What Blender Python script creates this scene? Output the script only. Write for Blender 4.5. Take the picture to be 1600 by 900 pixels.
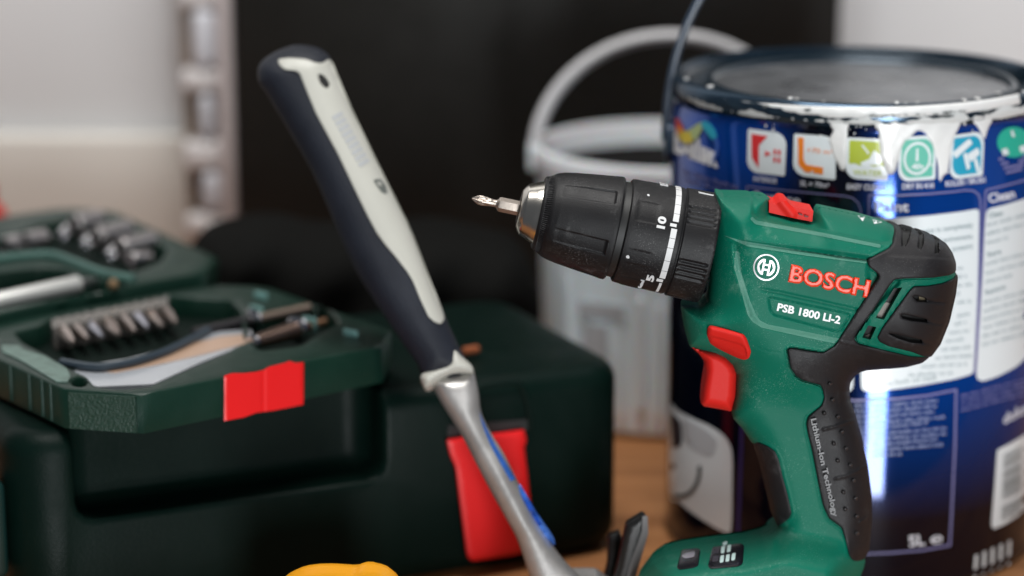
import bpy, math, random
import numpy as np
from mathutils import Vector, Matrix
from mathutils.geometry import delaunay_2d_cdt
random.seed(4); rng = np.random.default_rng(4)
for o in list(bpy.data.objects): bpy.data.objects.remove(o)
scn = bpy.context.scene
COL = scn.collection
rad = math.radians

# ------------------------------------------------------------------ camera
F = 85/36*1600; CH = .414; PITCH = rad(14)
cd = bpy.data.cameras.new('camera'); cam = bpy.data.objects.new('camera', cd); COL.objects.link(cam)
cd.lens = 85; cd.sensor_width = 36; cd.clip_start = .02; cd.clip_end = 50
cam.location = (0, 0, CH); cam.rotation_euler = (rad(90)-PITCH, 0, 0)
cd.dof.use_dof = True; cd.dof.focus_distance = 1.010; cd.dof.aperture_fstop = 3.6
scn.camera = cam
# ------------------------------------------------------------------ light
w = bpy.data.worlds.new('World'); scn.world = w; w.use_nodes = True
w.node_tree.nodes['Background'].inputs[0].default_value = (.80, .88, 1, 1)
w.node_tree.nodes['Background'].inputs[1].default_value = .085
def area(name, loc, tgt, sx, sy, power, col=(1, 1, 1)):
    l = bpy.data.lights.new(name, 'AREA'); l.shape = 'RECTANGLE'; l.size = sx; l.size_y = sy
    l.energy = power; l.color = col
    o = bpy.data.objects.new(name, l); COL.objects.link(o); o.location = loc
    d = Vector(tgt)-Vector(loc); o.rotation_euler = d.to_track_quat('-Z', 'Y').to_euler()
    return o
area('window_strip', (.52, -1.5, -.18), (.17, 1.1, .1), .50, 1.5, 62, (.95, .98, 1))
area('ceiling_bounce', (-.1, .80, 1.9), (.05, 1.12, .05), 1.0, .7, 34, (1, .985, .96))
area('softbox_right', (2.6, .5, .9), (.2, 1.2, .1), 1.1, 1.4, .8, (.88, .94, 1))  # added soft light on the right, for reflections in the tin
scn.view_settings.view_transform = 'Standard'; scn.view_settings.look = 'None'
scn.view_settings.exposure = .08; scn.view_settings.gamma = 1
scn.render.engine = 'CYCLES'

# ------------------------------------------------------------------ helpers
CAM = np.array([0, 0, CH])
FW = np.array([0, math.cos(PITCH), -math.sin(PITCH)]); UP = np.array([0, math.sin(PITCH), math.cos(PITCH)])
def rays(P):
    P = np.atleast_2d(np.asarray(P, float))
    return FW + np.outer((P[:, 0]-800)/F, [1, 0, 0]) + np.outer((450-P[:, 1])/F, UP)
class Plane:
    """a real plane in the room; point(P,h): where the sight line P meets it, h in front of it"""
    def __init__(s, p0, n): s.p0 = np.array(p0, float); s.n = np.array(n, float)/np.linalg.norm(n)
    def __call__(s, P, h=0.):
        D = rays(P); t = ((s.p0-CAM)@s.n + h)/(D@s.n)
        return CAM + D*np.reshape(t, (-1, 1))
class Cyl:
    def __init__(s, c, R): s.c = np.array(c, float); s.R = R
    def __call__(s, P, h=0.):
        D = rays(P); R = s.R+h
        o = CAM[:2]-s.c; a = (D[:, :2]**2).sum(1); b = D[:, :2]@o; c = o@o-R*R
        disc = np.maximum(b*b-a*c, 0); t = (-b-np.sqrt(disc))/a
        return CAM + D*t[:, None]
def lin(c):
    c = np.array(c, float)/255; return tuple(np.where(c <= .04045, c/12.92, ((c+.055)/1.055)**2.4))
def sm(x, a, b):
    t = np.clip((np.asarray(x, float)-a)/(b-a), 0, 1); return t*t*(3-2*t)
def circ(t): t = np.clip(t, 0, 1); return np.sqrt(1-(1-t)**2)
def A(*p): return np.array(p, float).reshape(-1, 2)
def segs(loops):
    a = np.vstack(loops); b = np.vstack([np.roll(l, -1, 0) for l in loops]); return a, b
def dist(P, loops, closed=True):
    if closed: a, b = segs(loops)
    else: a = np.vstack([l[:-1] for l in loops]); b = np.vstack([l[1:] for l in loops])
    out = np.empty(len(P))
    for i in range(0, len(P), 4000):
        p = P[i:i+4000, None]; ab = b-a
        t = np.clip(((p-a)*ab).sum(2)/np.maximum((ab**2).sum(1), 1e-12), 0, 1)
        out[i:i+4000] = np.sqrt(((p-a-t[..., None]*ab)**2).sum(2).min(1))
    return out
def inside(P, loops):
    a, b = segs(loops); out = np.empty(len(P), bool)
    for i in range(0, len(P), 4000):
        x = P[i:i+4000, 0:1]; y = P[i:i+4000, 1:2]
        c = (a[:, 1] > y) != (b[:, 1] > y)
        xi = a[:, 0]+(y-a[:, 1])*(b[:, 0]-a[:, 0])/np.where(b[:, 1] == a[:, 1], 1e-9, b[:, 1]-a[:, 1])
        out[i:i+4000] = ((c & (x < xi)).sum(1) % 2) == 1
    return out
def sdist(P, loops):
    d = dist(P, loops); return np.where(inside(P, loops), d, -d)
def densify(l, step):
    out = []
    for p, q in zip(l, np.roll(l, -1, 0)):
        n = max(1, int(math.ceil(np.linalg.norm(q-p)/step)))
        for k in range(n): out.append(p+(q-p)*k/n)
    return np.array(out)
def rnd(l, r=3., n=4):
    """round the corners of a polygon with radius about r"""
    l = np.asarray(l, float); out = []
    for i in range(len(l)):
        p, c, q = l[i-1], l[i], l[(i+1) % len(l)]
        a, b = p-c, q-c; la, lb = np.linalg.norm(a), np.linalg.norm(b)
        k = min(r, la*.45, lb*.45)
        s, e = c+a/la*k, c+b/lb*k
        for j in range(n+1):
            t = j/n; out.append((1-t)**2*s+2*t*(1-t)*c+t*t*e)
    return np.array(out)
def catmull(l, n=5, closed=True):
    l = np.asarray(l, float); N = len(l); out = []
    for i in range(N if closed else N-1):
        p0 = l[i-1] if (closed or i) else l[0]
        p1, p2 = l[i], l[(i+1) % N]; p3 = l[(i+2) % N] if closed else l[min(i+2, N-1)]
        for j in range(n):
            t = j/n
            out.append(.5*(2*p1+(p2-p0)*t+(2*p0-5*p1+4*p2-p3)*t*t+(3*p1-p0-3*p2+p3)*t**3))
    if not closed: out.append(l[-1])
    return np.array(out)
def triang(loops, res, rings=()):
    loops = [densify(np.asarray(l, float), res) for l in loops]
    V = []; E = []
    for l in loops:
        k = len(V); V += list(l); E += [(k+i, k+(i+1) % len(l)) for i in range(len(l))]
    B = np.array(V); extra = []
    for r in rings:
        for l in loops:
            t = np.roll(l, -1, 0)-np.roll(l, 1, 0); nrm = np.stack([t[:, 1], -t[:, 0]], 1)
            nrm /= np.maximum(np.linalg.norm(nrm, axis=1)[:, None], 1e-9)
            for s in (1, -1):
                q = l+nrm*r*s; extra.append(q)
    if extra:
        q = np.vstack(extra); d = dist(q, loops); rr = np.repeat(rings, len(q)//len(rings))
        q = q[inside(q, loops) & (d > rr*.93)]; extra = [q]
    lo, hi = B.min(0), B.max(0)
    gx = np.arange(lo[0]+res/2, hi[0], res); gy = np.arange(lo[1]+res/2, hi[1], res*.87)
    if len(gx) and len(gy):
        G = np.array([(x+(res/2 if j % 2 else 0), y) for j, y in enumerate(gy) for x in gx])
        G += rng.uniform(-.08, .08, G.shape)*res
        G = G[inside(G, loops)]
        if len(G):
            mr = (max(rings) if rings else 0)+res*.55
            G = G[dist(G, loops) > mr]
            extra.append(G)
    allp = np.vstack([B]+[e for e in extra if len(e)])
    # distances are scaled so that the triangulator's tolerance is harmless
    r = delaunay_2d_cdt([Vector(p) for p in allp], E, [], 0, 1e-5, False)
    P = np.array([tuple(v) for v in r[0]]); T = np.array([f for f in r[2] if len(f) == 3])
    T = T[inside(P[T].mean(1), loops)]
    return P, T, loops
MATS = {}
ROOT = {}
def link(name, me, parent=None, loc=(0, 0, 0)):
    o = bpy.data.objects.new(name, me); COL.objects.link(o); o.location = loc
    if parent: o.parent = parent
    return o
def rootloc(p):
    v = np.zeros(3)
    while p is not None: v = v+np.array(p.location); p = p.parent
    return v
def mk(name, V, Fc, m, parent=None, ang=35, smooth=True):
    V = np.asarray(V, float)
    if parent is None: base = np.array([V[:, 0].mean(), V[:, 1].mean(), V[:, 2].min()]); loc = base
    else: base = rootloc(parent); loc = (0, 0, 0)
    me = bpy.data.meshes.new(name); me.from_pydata([tuple(v) for v in V-base], [], [tuple(int(i) for i in f) for f in Fc])
    me.materials.append(m)
    if smooth:
        me.polygons.foreach_set('use_smooth', [True]*len(me.polygons)); me.set_sharp_from_angle(angle=rad(ang))
    me.update()
    return link(name, me, parent, tuple(loc))
def empty(name, loc, label=None, cat=None, group=None):
    o = bpy.data.objects.new(name, None); COL.objects.link(o); o.location = loc; o.empty_display_size = .01
    return tag(o, label, cat, group)
def tag(o, label=None, cat=None, group=None, kind=None):
    if label: o['label'] = label
    if cat: o['category'] = cat
    if group: o['group'] = group
    if kind: o['kind'] = kind
    return o
def shell(name, loops, surf, h, m, parent=None, res=3., rings=(), base=None, mirror=False, ang=35, lim=None):
    """solid over outline: front at height h(P) off the surface; mirrored behind it, or with walls down to height base"""
    P, T, _ = triang(loops, res, rings)
    hh = h(P) if callable(h) else np.full(len(P), float(h))
    Vf = surf(P, hh)
    a, b, c = Vf[T[:, 0]], Vf[T[:, 1]], Vf[T[:, 2]]
    flip = (np.cross(b-a, c-a)*(CAM-a)).sum(1).sum() < 0
    if flip: T = T[:, ::-1]
    ed = {}
    for t in T:
        for i in range(3): ed[(t[i], t[(i+1) % 3])] = 1
    bd = [e for e in ed if (e[1], e[0]) not in ed]
    n = len(P); Fc = [tuple(t) for t in T]
    if mirror:
        Vb = Vf-(hh+(np.minimum(hh, lim(P)) if lim else hh))[:, None]*surf.n; V = np.vstack([Vf, Vb])
        Fc += [(t[2]+n, t[1]+n, t[0]+n) for t in T]; Fc += [(e[1], e[0], e[0]+n, e[1]+n) for e in bd]
    else:
        bi = sorted({i for e in bd for i in e}); mp = {k: n+j for j, k in enumerate(bi)}
        bb = base(P[bi]) if callable(base) else (np.zeros(len(bi)) if base is None else np.full(len(bi), float(base)))
        V = np.vstack([Vf, surf(P[bi], bb)]); Fc += [(e[1], e[0], mp[e[0]], mp[e[1]]) for e in bd]
    return mk(name, V, Fc, m, parent, ang)
def boxes(name, quads, surf, h, m, parent, base=0.):
    """many small four-cornered prints in one mesh"""
    V = []; Fc = []
    for q in quads:
        q = np.asarray(q, float); k = len(V)
        t = surf(q, h); b = surf(q, base)
        nn = np.cross(t[1]-t[0], t[2]-t[0])
        o = [0, 1, 2, 3] if nn@(CAM-t[0]) > 0 else [3, 2, 1, 0]
        V += list(t[o])+list(b[o]); Fc.append((k, k+1, k+2, k+3))
        for i in range(4): j = (i+1) % 4; Fc.append((k+j, k+i, k+4+i, k+4+j))
    return mk(name, V, Fc, m, parent, smooth=False)
def tube(name, path, r, m, parent=None, n=12, flat=1., cap=True, ang=40):
    path = np.asarray(path, float); k = len(path); r = np.broadcast_to(r, (k,)); V = []; Fc = []
    up0 = None
    for i in range(k):
        d = path[min(i+1, k-1)]-path[max(i-1, 0)]; d /= np.linalg.norm(d)
        if up0 is None: up0 = np.array([0, 1., 0]) if abs(d[1]) < .9 else np.array([1., 0, 0])
        s = np.cross(d, up0); s /= np.linalg.norm(s); u = np.cross(s, d); up0 = u
        for j in range(n):
            a = 2*math.pi*j/n; V.append(path[i]+r[i]*(math.cos(a)*s+flat*math.sin(a)*u))
    for i in range(k-1):
        for j in range(n):
            j2 = (j+1) % n; Fc.append((i*n+j, i*n+j2, (i+1)*n+j2, (i+1)*n+j))
    if cap: Fc.append(tuple(range(n))[::-1]); Fc.append(tuple((k-1)*n+j for j in range(n)))
    return mk(name, V, Fc, m, parent, ang)
def lathe(name, prof, m, parent=None, c=(0, 0), n=96, ang=35, rf=None):
    """prof: (radius, z) pairs, turned about the vertical through c"""
    V = []; Fc = []; k = len(prof)
    for r, z in prof:
        for j in range(n):
            a = 2*math.pi*j/n; V.append((c[0]+r*math.cos(a), c[1]+r*math.sin(a), z))
    for i in range(k-1):
        for j in range(n):
            j2 = (j+1) % n; Fc.append((i*n+j, i*n+j2, (i+1)*n+j2, (i+1)*n+j))
    return mk(name, V, Fc, m, parent, ang)
def rbox(name, size, m, parent=None, bev=.002, seg=3, M=None, ang=40, vbev=None):
    import bmesh
    bm = bmesh.new(); bmesh.ops.create_cube(bm, size=1)
    for v in bm.verts: v.co = Vector((v.co.x*size[0], v.co.y*size[1], (v.co.z+.5)*size[2]))
    if vbev:
        es = [e for e in bm.edges if abs(e.verts[0].co.z-e.verts[1].co.z) > size[2]*.5]
        bmesh.ops.bevel(bm, geom=es, offset=vbev, segments=8, affect='EDGES', profile=.5)
        es = [e for e in bm.edges if abs(e.verts[0].co.z-e.verts[1].co.z) < 1e-6 and len(e.link_faces) == 2 and
              any(len(f.verts) > 4 for f in e.link_faces)]
        bmesh.ops.bevel(bm, geom=es, offset=bev, segments=seg, affect='EDGES', profile=.5)
    elif bev: bmesh.ops.bevel(bm, geom=bm.edges[:], offset=bev, segments=seg, affect='EDGES', profile=.5)
    if M is not None: bm.transform(M)
    V = [tuple(v.co) for v in bm.verts]; Fc = [[v.index for v in f.verts] for f in bm.faces]; bm.free()
    return mk(name, V, Fc, m, parent, ang)
# ---- text as closed outlines
def text_loops(s, bold=0., res=3):
    c = bpy.data.curves.new('t', 'FONT'); c.body = s; c.resolution_u = res; c.fill_mode = 'NONE'
    o = bpy.data.objects.new('t', c); COL.objects.link(o); bpy.context.view_layer.update()
    me = o.evaluated_get(bpy.context.evaluated_depsgraph_get()).to_mesh()
    V = np.array([v.co[:2] for v in me.vertices]); nb = {}
    for e in me.edges:
        a, b = e.vertices; nb.setdefault(a, []).append(b); nb.setdefault(b, []).append(a)
    seen = set(); loops = []
    for s0 in nb:
        if s0 in seen: continue
        l = [s0]; seen.add(s0); cur = s0
        while True:
            nx = [k for k in nb[cur] if k not in seen]
            if not nx: break
            cur = nx[0]; seen.add(cur); l.append(cur)
        if len(l) > 2: loops.append(V[l])
    bpy.data.objects.remove(o); bpy.data.curves.remove(c)
    if bold:     # heavier face: every outline moved outwards from the ink
        out = []; k = .69/(.69+2*bold)
        for l in loops:
            e = np.roll(l, -1, 0)-l; e = e[np.linalg.norm(e, axis=1) > 1e-6] if False else e
            n1 = np.stack([e[:, 1], -e[:, 0]], 1); n1 /= np.maximum(np.linalg.norm(n1, axis=1)[:, None], 1e-9); n0 = np.roll(n1, 1, 0)
            m_ = n0+n1; m_ /= np.maximum((m_*n1).sum(1)[:, None], .6)
            mid = (l+np.roll(l, -1, 0))/2; sgn = -1 if inside(mid+n1*.004, loops).mean() > .5 else 1
            q = l+m_*bold*sgn; out.append(np.stack([q[:, 0], (q[:, 1]+bold)*k], 1))
        loops = out
    return loops
def text_px(s, L, R_, cap, bold=0., sag=0., up=None, slant=0.):
    L = np.array(L, float); R_ = np.array(R_, float); loops = text_loops(s, bold)
    allv = np.vstack(loops); x0, x1 = allv[:, 0].min(), allv[:, 0].max(); ch = .69
    d = (R_-L); dn = d/np.linalg.norm(d)
    if up is None: up = np.array([dn[1], -dn[0]])
    out = []
    for l in loops:
        t = (l[:, 0]-x0)/(x1-x0)
        out.append(L+np.outer(t, d)+np.outer(l[:, 1]/ch*cap, up)+np.outer(l[:, 1]/ch*cap*slant, dn)+np.outer(4*t*(1-t)*sag, [0, 1]))
    return out

# ------------------------------------------------------------------ materials
def mat(name, col, rough=.5, metal=0., bump=0., bscale=800., dust=0., dcol=(.55, .55, .52), vary=0., vscale=30., spec=.5,
        coat=0., trans=0., rvary=0., sss=0.):
    if name in MATS: return MATS[name]
    m = bpy.data.materials.new(name); m.use_nodes = True; nt = m.node_tree; N = nt.nodes; Lk = nt.links
    b = N['Principled BSDF']; b.inputs['Base Color'].default_value = (*col, 1); b.inputs['Roughness'].default_value = rough
    b.inputs['Metallic'].default_value = metal; b.inputs['Specular IOR Level'].default_value = spec
    b.inputs['Coat Weight'].default_value = coat; b.inputs['Coat Roughness'].default_value = .08
    b.inputs['Transmission Weight'].default_value = trans
    if sss: b.inputs['Subsurface Weight'].default_value = sss; b.inputs['Subsurface Scale'].default_value = .01
    tc = N.new('ShaderNodeTexCoord')
    def noise(sc, det=4, rough_=.6):
        n = N.new('ShaderNodeTexNoise'); n.inputs['Scale'].default_value = sc; n.inputs['Detail'].default_value = det
        n.inputs['Roughness'].default_value = rough_; Lk.new(tc.outputs['Object'], n.inputs['Vector']); return n
    def mrange(src, a, b_, c=0., d=1.):
        r = N.new('ShaderNodeMapRange'); r.inputs[1].default_value = a; r.inputs[2].default_value = b_
        r.inputs[3].default_value = c; r.inputs[4].default_value = d; Lk.new(src, r.inputs[0]); return r.outputs[0]
    cur = None
    def mix(fac, c2):
        nonlocal cur
        x = N.new('ShaderNodeMix'); x.data_type = 'RGBA'
        Lk.new(fac, x.inputs[0])
        if cur is None: x.inputs[6].default_value = (*col, 1)
        else: Lk.new(cur, x.inputs[6])
        x.inputs[7].default_value = (*c2, 1); cur = x.outputs[2]
    if vary:
        n = noise(vscale, 5); mix(mrange(n.outputs[0], .35, .75, 0, vary), tuple(min(1, c*1.9+.01) for c in col))
    if dust:
        n1 = noise(2600, 1, .4); n2 = noise(38, 4)
        a = mrange(n1.outputs[0], .66, .71); bb = mrange(n2.outputs[0], .46, .66)
        mm = N.new('ShaderNodeMath'); mm.operation = 'MULTIPLY'; Lk.new(a, mm.inputs[0]); Lk.new(bb, mm.inputs[1])
        m2 = N.new('ShaderNodeMath'); m2.operation = 'MULTIPLY'; Lk.new(mm.outputs[0], m2.inputs[0]); m2.inputs[1].default_value = dust
        mix(m2.outputs[0], dcol)
        n3 = noise(55, 6, .75); mix(mrange(n3.outputs[0], .585, .72, 0, dust*.30), dcol)
    if cur is not None: Lk.new(cur, b.inputs['Base Color'])
    if rvary:
        n = noise(45, 5); Lk.new(mrange(n.outputs[0], .3, .7, max(0, rough-rvary), rough+rvary), b.inputs['Roughness'])
    if bump:
        n = noise(bscale, 3); bp = N.new('ShaderNodeBump'); bp.inputs['Strength'].default_value = bump
        bp.inputs['Distance'].default_value = .0006; Lk.new(n.outputs[0], bp.inputs['Height']); Lk.new(bp.outputs[0], b.inputs['Normal'])
    MATS[name] = m; return m
G = mat('drill_green', (.0005, .135, .083), .46, bump=.35, bscale=2600, spec=.22, dust=.6, dcol=(.35, .52, .44), vscale=60)
RUB = mat('black_rubber', (.010, .009, .0105), .52, spec=.4, bump=.35, bscale=2300, dust=.40, dcol=(.28, .27, .27), rvary=.08)
BLK = mat('black_plastic', (.0045, .0042, .005), .48, spec=.32, bump=.25, bscale=2400, dust=.55, dcol=(.34, .33, .33), rvary=.08)
RED = mat('red_plastic', (.66, .018, .013), .55, spec=.2, bump=.1, bscale=2000, dust=.15, dcol=(.8, .3, .28))
WHT = mat('white_print', (.78, .79, .80), .5)
STEEL = mat('polished_steel', (.66, .62, .56), .24, metal=1, rvary=.05)
BITM = mat('brushed_bit_steel', (.46, .40, .35), .42, metal=1, bump=.1)
DARKM = mat('dark_metal', (.04, .035, .03), .4, metal=.6)
CHROME = mat('chrome', (.75, .74, .76), .12, metal=1)

# ================================================================== SETTING
WOOD = bpy.data.materials.new('brown_wood'); WOOD.use_nodes = True
nt = WOOD.node_tree; N = nt.nodes; b = N['Principled BSDF']; tc = N.new('ShaderNodeTexCoord'); mp = N.new('ShaderNodeMapping')
mp.inputs['Scale'].default_value = (3, 26, 26); nt.links.new(tc.outputs['Object'], mp.inputs[0])
n1 = N.new('ShaderNodeTexNoise'); n1.inputs['Scale'].default_value = 3; n1.inputs['Detail'].default_value = 8
nt.links.new(mp.outputs[0], n1.inputs[0]); cr = N.new('ShaderNodeValToRGB'); nt.links.new(n1.outputs[0], cr.inputs[0])
cr.color_ramp.elements[0].position = .3; cr.color_ramp.elements[0].color = (.19, .075, .026, 1)
cr.color_ramp.elements[1].position = .75; cr.color_ramp.elements[1].color = (.36, .16, .062, 1)
nt.links.new(cr.outputs[0], b.inputs[0]); b.inputs['Roughness'].default_value = .6; b.inputs['Specular IOR Level'].default_value = .2
top = rbox('worktop', (2.6, .78, .04), WOOD, None, bev=.003, M=Matrix.Translation((0, 1.275, -.04))); tag(top, kind='structure')
WALL = mat('wall_paint', (.69, .69, .695), .85, bump=.1, bscale=300, vary=.05, vscale=4)
def slab(name, x0, x1, y0, y1, z0, z1, m, bev=.001, parent=None):
    return rbox(name, (x1-x0, y1-y0, z1-z0), m, parent, bev=bev, M=Matrix.Translation(((x0+x1)/2, (y0+y1)/2, z0)))
wl = slab('wall', -1.3, 1.3, 1.665, 1.78, -.04, 1.5, WALL); tag(wl, kind='structure')
up = slab('upstand', -1.3, 1.3, 1.645, 1.664, .001, .112, mat('cream_upstand', (.74, .71, .655), .6, vary=.05), bev=.004); tag(up, kind='structure')

# tall black glossy panel
YP = 1.555
pl = Plane((0, YP, 0), (0, -1, 0))
def xz(px, py, Y): p = Plane((0, Y, 0), (0, -1, 0))([(px, py)])[0]; return p[0], p[2]
xl, _ = xz(369, 200, YP); xr, _ = xz(1311, 100, YP)
bpn = empty('standing_board', ((xl+xr)/2, YP, 0), 'tall glossy black panel board standing against the pale wall behind the bucket', 'board')
PANM = mat('gloss_black_panel', (.017, .0165, .015), .30, rvary=.05, spec=.18)
slab('face_sheet', xl, xr, YP, YP+.05, .001, .95, PANM, .002, bpn)
slab('base_rail', xl+.01, xr-.01, YP-.004, YP-.0005, .002, .03, mat('panel_rail', (.009, .009, .009), .5), .001, bpn)

# pale slotted post beside it
YQ = 1.57
x0, _ = xz(283, 200, YQ); x1, _ = xz(368, 200, YQ)
po = empty('slotted_post', ((x0+x1)/2, YQ, 0), 'pale upright post with brown slots at the left edge of the tall black panel', 'post')
PW = mat('post_white', (.66, .62, .61), .6, vary=.15, vscale=40); PB = mat('post_brown', (.20, .15, .11), .8)
wq = x1-x0
slab('upright', x0+wq*.74, x1, YQ-.012, YQ+.05, .001, .9, mat('post_pink_white', (.60, .53, .52), .6), .002, po)
slab('back_board', x0, x0+wq*.735, YQ+.012, YQ+.05, .001, .9, PW, .002, po)
zz = [xz(300, y, YQ)[1] for y in (365, 333, 262, 218, 140, 106, 10, -25, -120, -155, -250)]
for i in range(0, len(zz)-1, 2):
    sl = slab('cross_piece', x0+wq*.06, x0+wq*.72, YQ-.010, YQ+.0115, zz[i], zz[i+1], PW, .004, po)
for i in range(1, len(zz)-2, 2):
    slab('slot', x0+wq*.08, x0+wq*.30, YQ+.002, YQ+.0115, zz[i]+.001, zz[i+1]-.001, PB, .001, po)
    slab('spacer_block', x0+wq*(.33+.06*math.sin(i*2.3)), x0+wq*(.66+.05*math.sin(i*1.7)), YQ-.012, YQ+.0115, zz[i]+.001, zz[i+1]-.001, mat('post_blue_white', (.66, .66, .70), .6), .006, po)

# red object at the very left edge
pr = Plane((0, 1.42, 0), (0, -1, 0))(A((-22, 300)))[0]
rb = lathe('red_bottle', [(0, 0), (.0125, 0), (.014, .003), (.014, .098), (.012, .108), (.007, .114), (.007, .124), (0, .1241)], RED, None, c=(pr[0]-.0012, 1.42), n=32)
tag(rb, 'red rounded bottle at the far left edge behind the open bit box', 'bottle')

# ================================================================== BUCKET
TUB = mat('cloudy_plastic', (.80, .82, .85), .38, sss=.3, vary=.12, vscale=14)
bc = (.0915, 1.375)
bk = empty('plastic_bucket', (bc[0], bc[1], 0), 'cloudy pale grey plastic bucket with its handle up, behind the paint tin', 'bucket')
lathe('bucket_wall', [(r*.979, z*1.03) for r, z in [(0, .001), (.070, .001), (.073, .004), (.0785, .140), (.0800, .141), (.0810, .146), (.0810, .151), (.0798, .153), (.0770, .153),
      (.0755, .150), (.0745, .100), (.072, .02)]], TUB, bk, c=bc, n=96)
lathe('filling', [(0, .141), (.0728, .141), (.0738, .143)], mat('dark_filling', (.006, .005, .005), .8, spec=.1, bump=.5, bscale=200), bk, c=bc, n=64)
hp = []
for k in range(41):
    a = math.pi*k/40; hp.append((bc[0]-.0785*math.cos(a), bc[1]+.012*math.sin(a)-.002, .150+.068*math.sin(a)))
tube('handle', hp, .0037, mat('handle_plastic', (.60, .59, .60), .45), bk, n=12, flat=1.25)
for s in (-1, 1):
    rbox('handle_lug', (.004, .012, .016), TUB, bk, bev=.0015, M=Matrix.Translation((bc[0]+s*.0800, bc[1], .142)))
CB = Cyl(bc, .0760)
for q in [A((994, 470), (1004, 470), (1004, 640), (996, 640)), A((965, 500), (969, 500), (969, 650), (965, 650)),
                    A((1026, 480), (1031, 480), (1031, 650), (1026, 650)), A((880, 430), (884, 430), (886, 540), (882, 540))]:
    boxes('mould_line', [q], CB, .0012, mat('tub_light', (.72, .73, .74), .4), bk, base=-.004)
boxes('print_block', [A((905, 470), (975, 478), (975, 500), (905, 492)), A((912, 505), (950, 510), (950, 560), (912, 555))], CB, .0004,
      mat('tub_print', (.40, .40, .41), .6), bk, base=-.004)

# ================================================================== BLACK BAG
BAGM = mat('black_cloth', (.009, .009, .0085), .95, spec=.02, bump=.5, bscale=900)
pb = Plane((0, 1.325, 0), (0, -1, 0))
L = [catmull(A((288, 440), (296, 388), (330, 360), (420, 353), (520, 366), (640, 358), (760, 372), (812, 395), (838, 440), (846, 478), (838, 520), (828, 600), (820, 664),
               (600, 668), (420, 668), (300, 664)), 5)]
def hb(P):
    d = dist(P, L); return .003+.045*circ(d/90)*(1+.08*np.sin(P[:, 0]/23+P[:, 1]/40))
bag = shell('black_bag', L, pb, hb, BAGM, None, 12, (3, 8), mirror=True, ang=80)
tag(bag, 'slumped black cloth bag behind the green tool case, below the black panel', 'bag')

# ================================================================== PAINT TIN
tc_ = (.169, 1.16); TR = .0915
ct = Cyl(tc_, TR)
tin = empty('paint_tin', (tc_[0], tc_[1], 0), 'blue paint tin with white paint dripping from its rim, behind the drill', 'paint tin')
def tinmat():
    m = bpy.data.materials.new('blue_label'); m.use_nodes = True; nt = m.node_tree; N = nt.nodes; b = N['Principled BSDF']
    b.inputs['Base Color'].default_value = (.006, .030, .155, 1); b.inputs['Metallic'].default_value = .55; b.inputs['Roughness'].default_value = .085
    b.inputs['Coat Weight'].default_value = .40; b.inputs['Coat Roughness'].default_value = .04
    tc = N.new('ShaderNodeTexCoord'); s = N.new('ShaderNodeSeparateXYZ'); nt.links.new(tc.outputs['Object'], s.inputs[0])
    # dark reflections painted as navy at foot, left and mid-left; royal blue elsewhere
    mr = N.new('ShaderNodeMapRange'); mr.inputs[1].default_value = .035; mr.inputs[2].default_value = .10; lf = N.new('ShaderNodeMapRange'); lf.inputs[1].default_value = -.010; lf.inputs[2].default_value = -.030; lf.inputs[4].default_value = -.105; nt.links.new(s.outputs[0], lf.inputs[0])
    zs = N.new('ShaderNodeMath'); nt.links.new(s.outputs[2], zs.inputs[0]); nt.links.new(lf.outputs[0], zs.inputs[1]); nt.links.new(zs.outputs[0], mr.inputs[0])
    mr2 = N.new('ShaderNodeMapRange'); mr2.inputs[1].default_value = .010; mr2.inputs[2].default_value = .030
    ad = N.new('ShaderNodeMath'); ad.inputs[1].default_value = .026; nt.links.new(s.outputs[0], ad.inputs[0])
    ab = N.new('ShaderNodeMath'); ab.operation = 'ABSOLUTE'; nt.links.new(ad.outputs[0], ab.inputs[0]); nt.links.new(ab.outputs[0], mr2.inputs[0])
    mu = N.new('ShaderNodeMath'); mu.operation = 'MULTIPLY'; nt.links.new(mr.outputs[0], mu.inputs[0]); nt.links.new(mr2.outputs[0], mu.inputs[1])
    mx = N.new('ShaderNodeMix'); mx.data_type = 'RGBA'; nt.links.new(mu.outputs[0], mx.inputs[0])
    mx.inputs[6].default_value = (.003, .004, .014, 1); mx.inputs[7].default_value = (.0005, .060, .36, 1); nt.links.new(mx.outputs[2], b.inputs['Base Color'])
    return m
BLUE = tinmat()
lathe('tin_body', [(0, .0), (.089, .0), (.0915, .0015), (.0922, .004), (.0915, .007), (TR, .008), (TR, .216), (.0905, .2185), (.0905, .2195), (.0915, .2215)], BLUE, tin, c=tc_, n=256, ang=25)
RIMM = mat('rim_metal', (.03, .055, .085), .18, metal=.7, vary=.2, vscale=60)
LIDM = mat('lid_black', (.008, .022, .036), .25, metal=.4)
lathe('rim', [(.0915, .2215), (.0926, .2240), (.0926, .2285), (.0915, .2310), (.0896, .2322), (.0876, .2318), (.0865, .2290), (.0862, .2262)], RIMM, tin, c=tc_, n=256, ang=50)
ld = empty('lid', (0, 0, 0)); ld.parent = tin
lathe('lid_channel', [(.0868, .2285), (.0850, .2300), (.0838, .2285), (.0828, .2252), (.0790, .2246), (.0762, .2250), (.0750, .2282), (.0735, .2294), (.0716, .2290), (.0702, .2268)], LIDM, ld, c=tc_, n=192, ang=60)
LIDD = mat('lid_disc_metal', (.15, .155, .165), .33, metal=.55, vary=.6, vscale=22, rvary=.12)
lathe('lid_disc', [(.0705, .2268), (.0690, .2262), (.0660, .2266), (0.03, .2267), (0, .2267)], LIDD, ld, c=tc_, n=128, ang=60)
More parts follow.
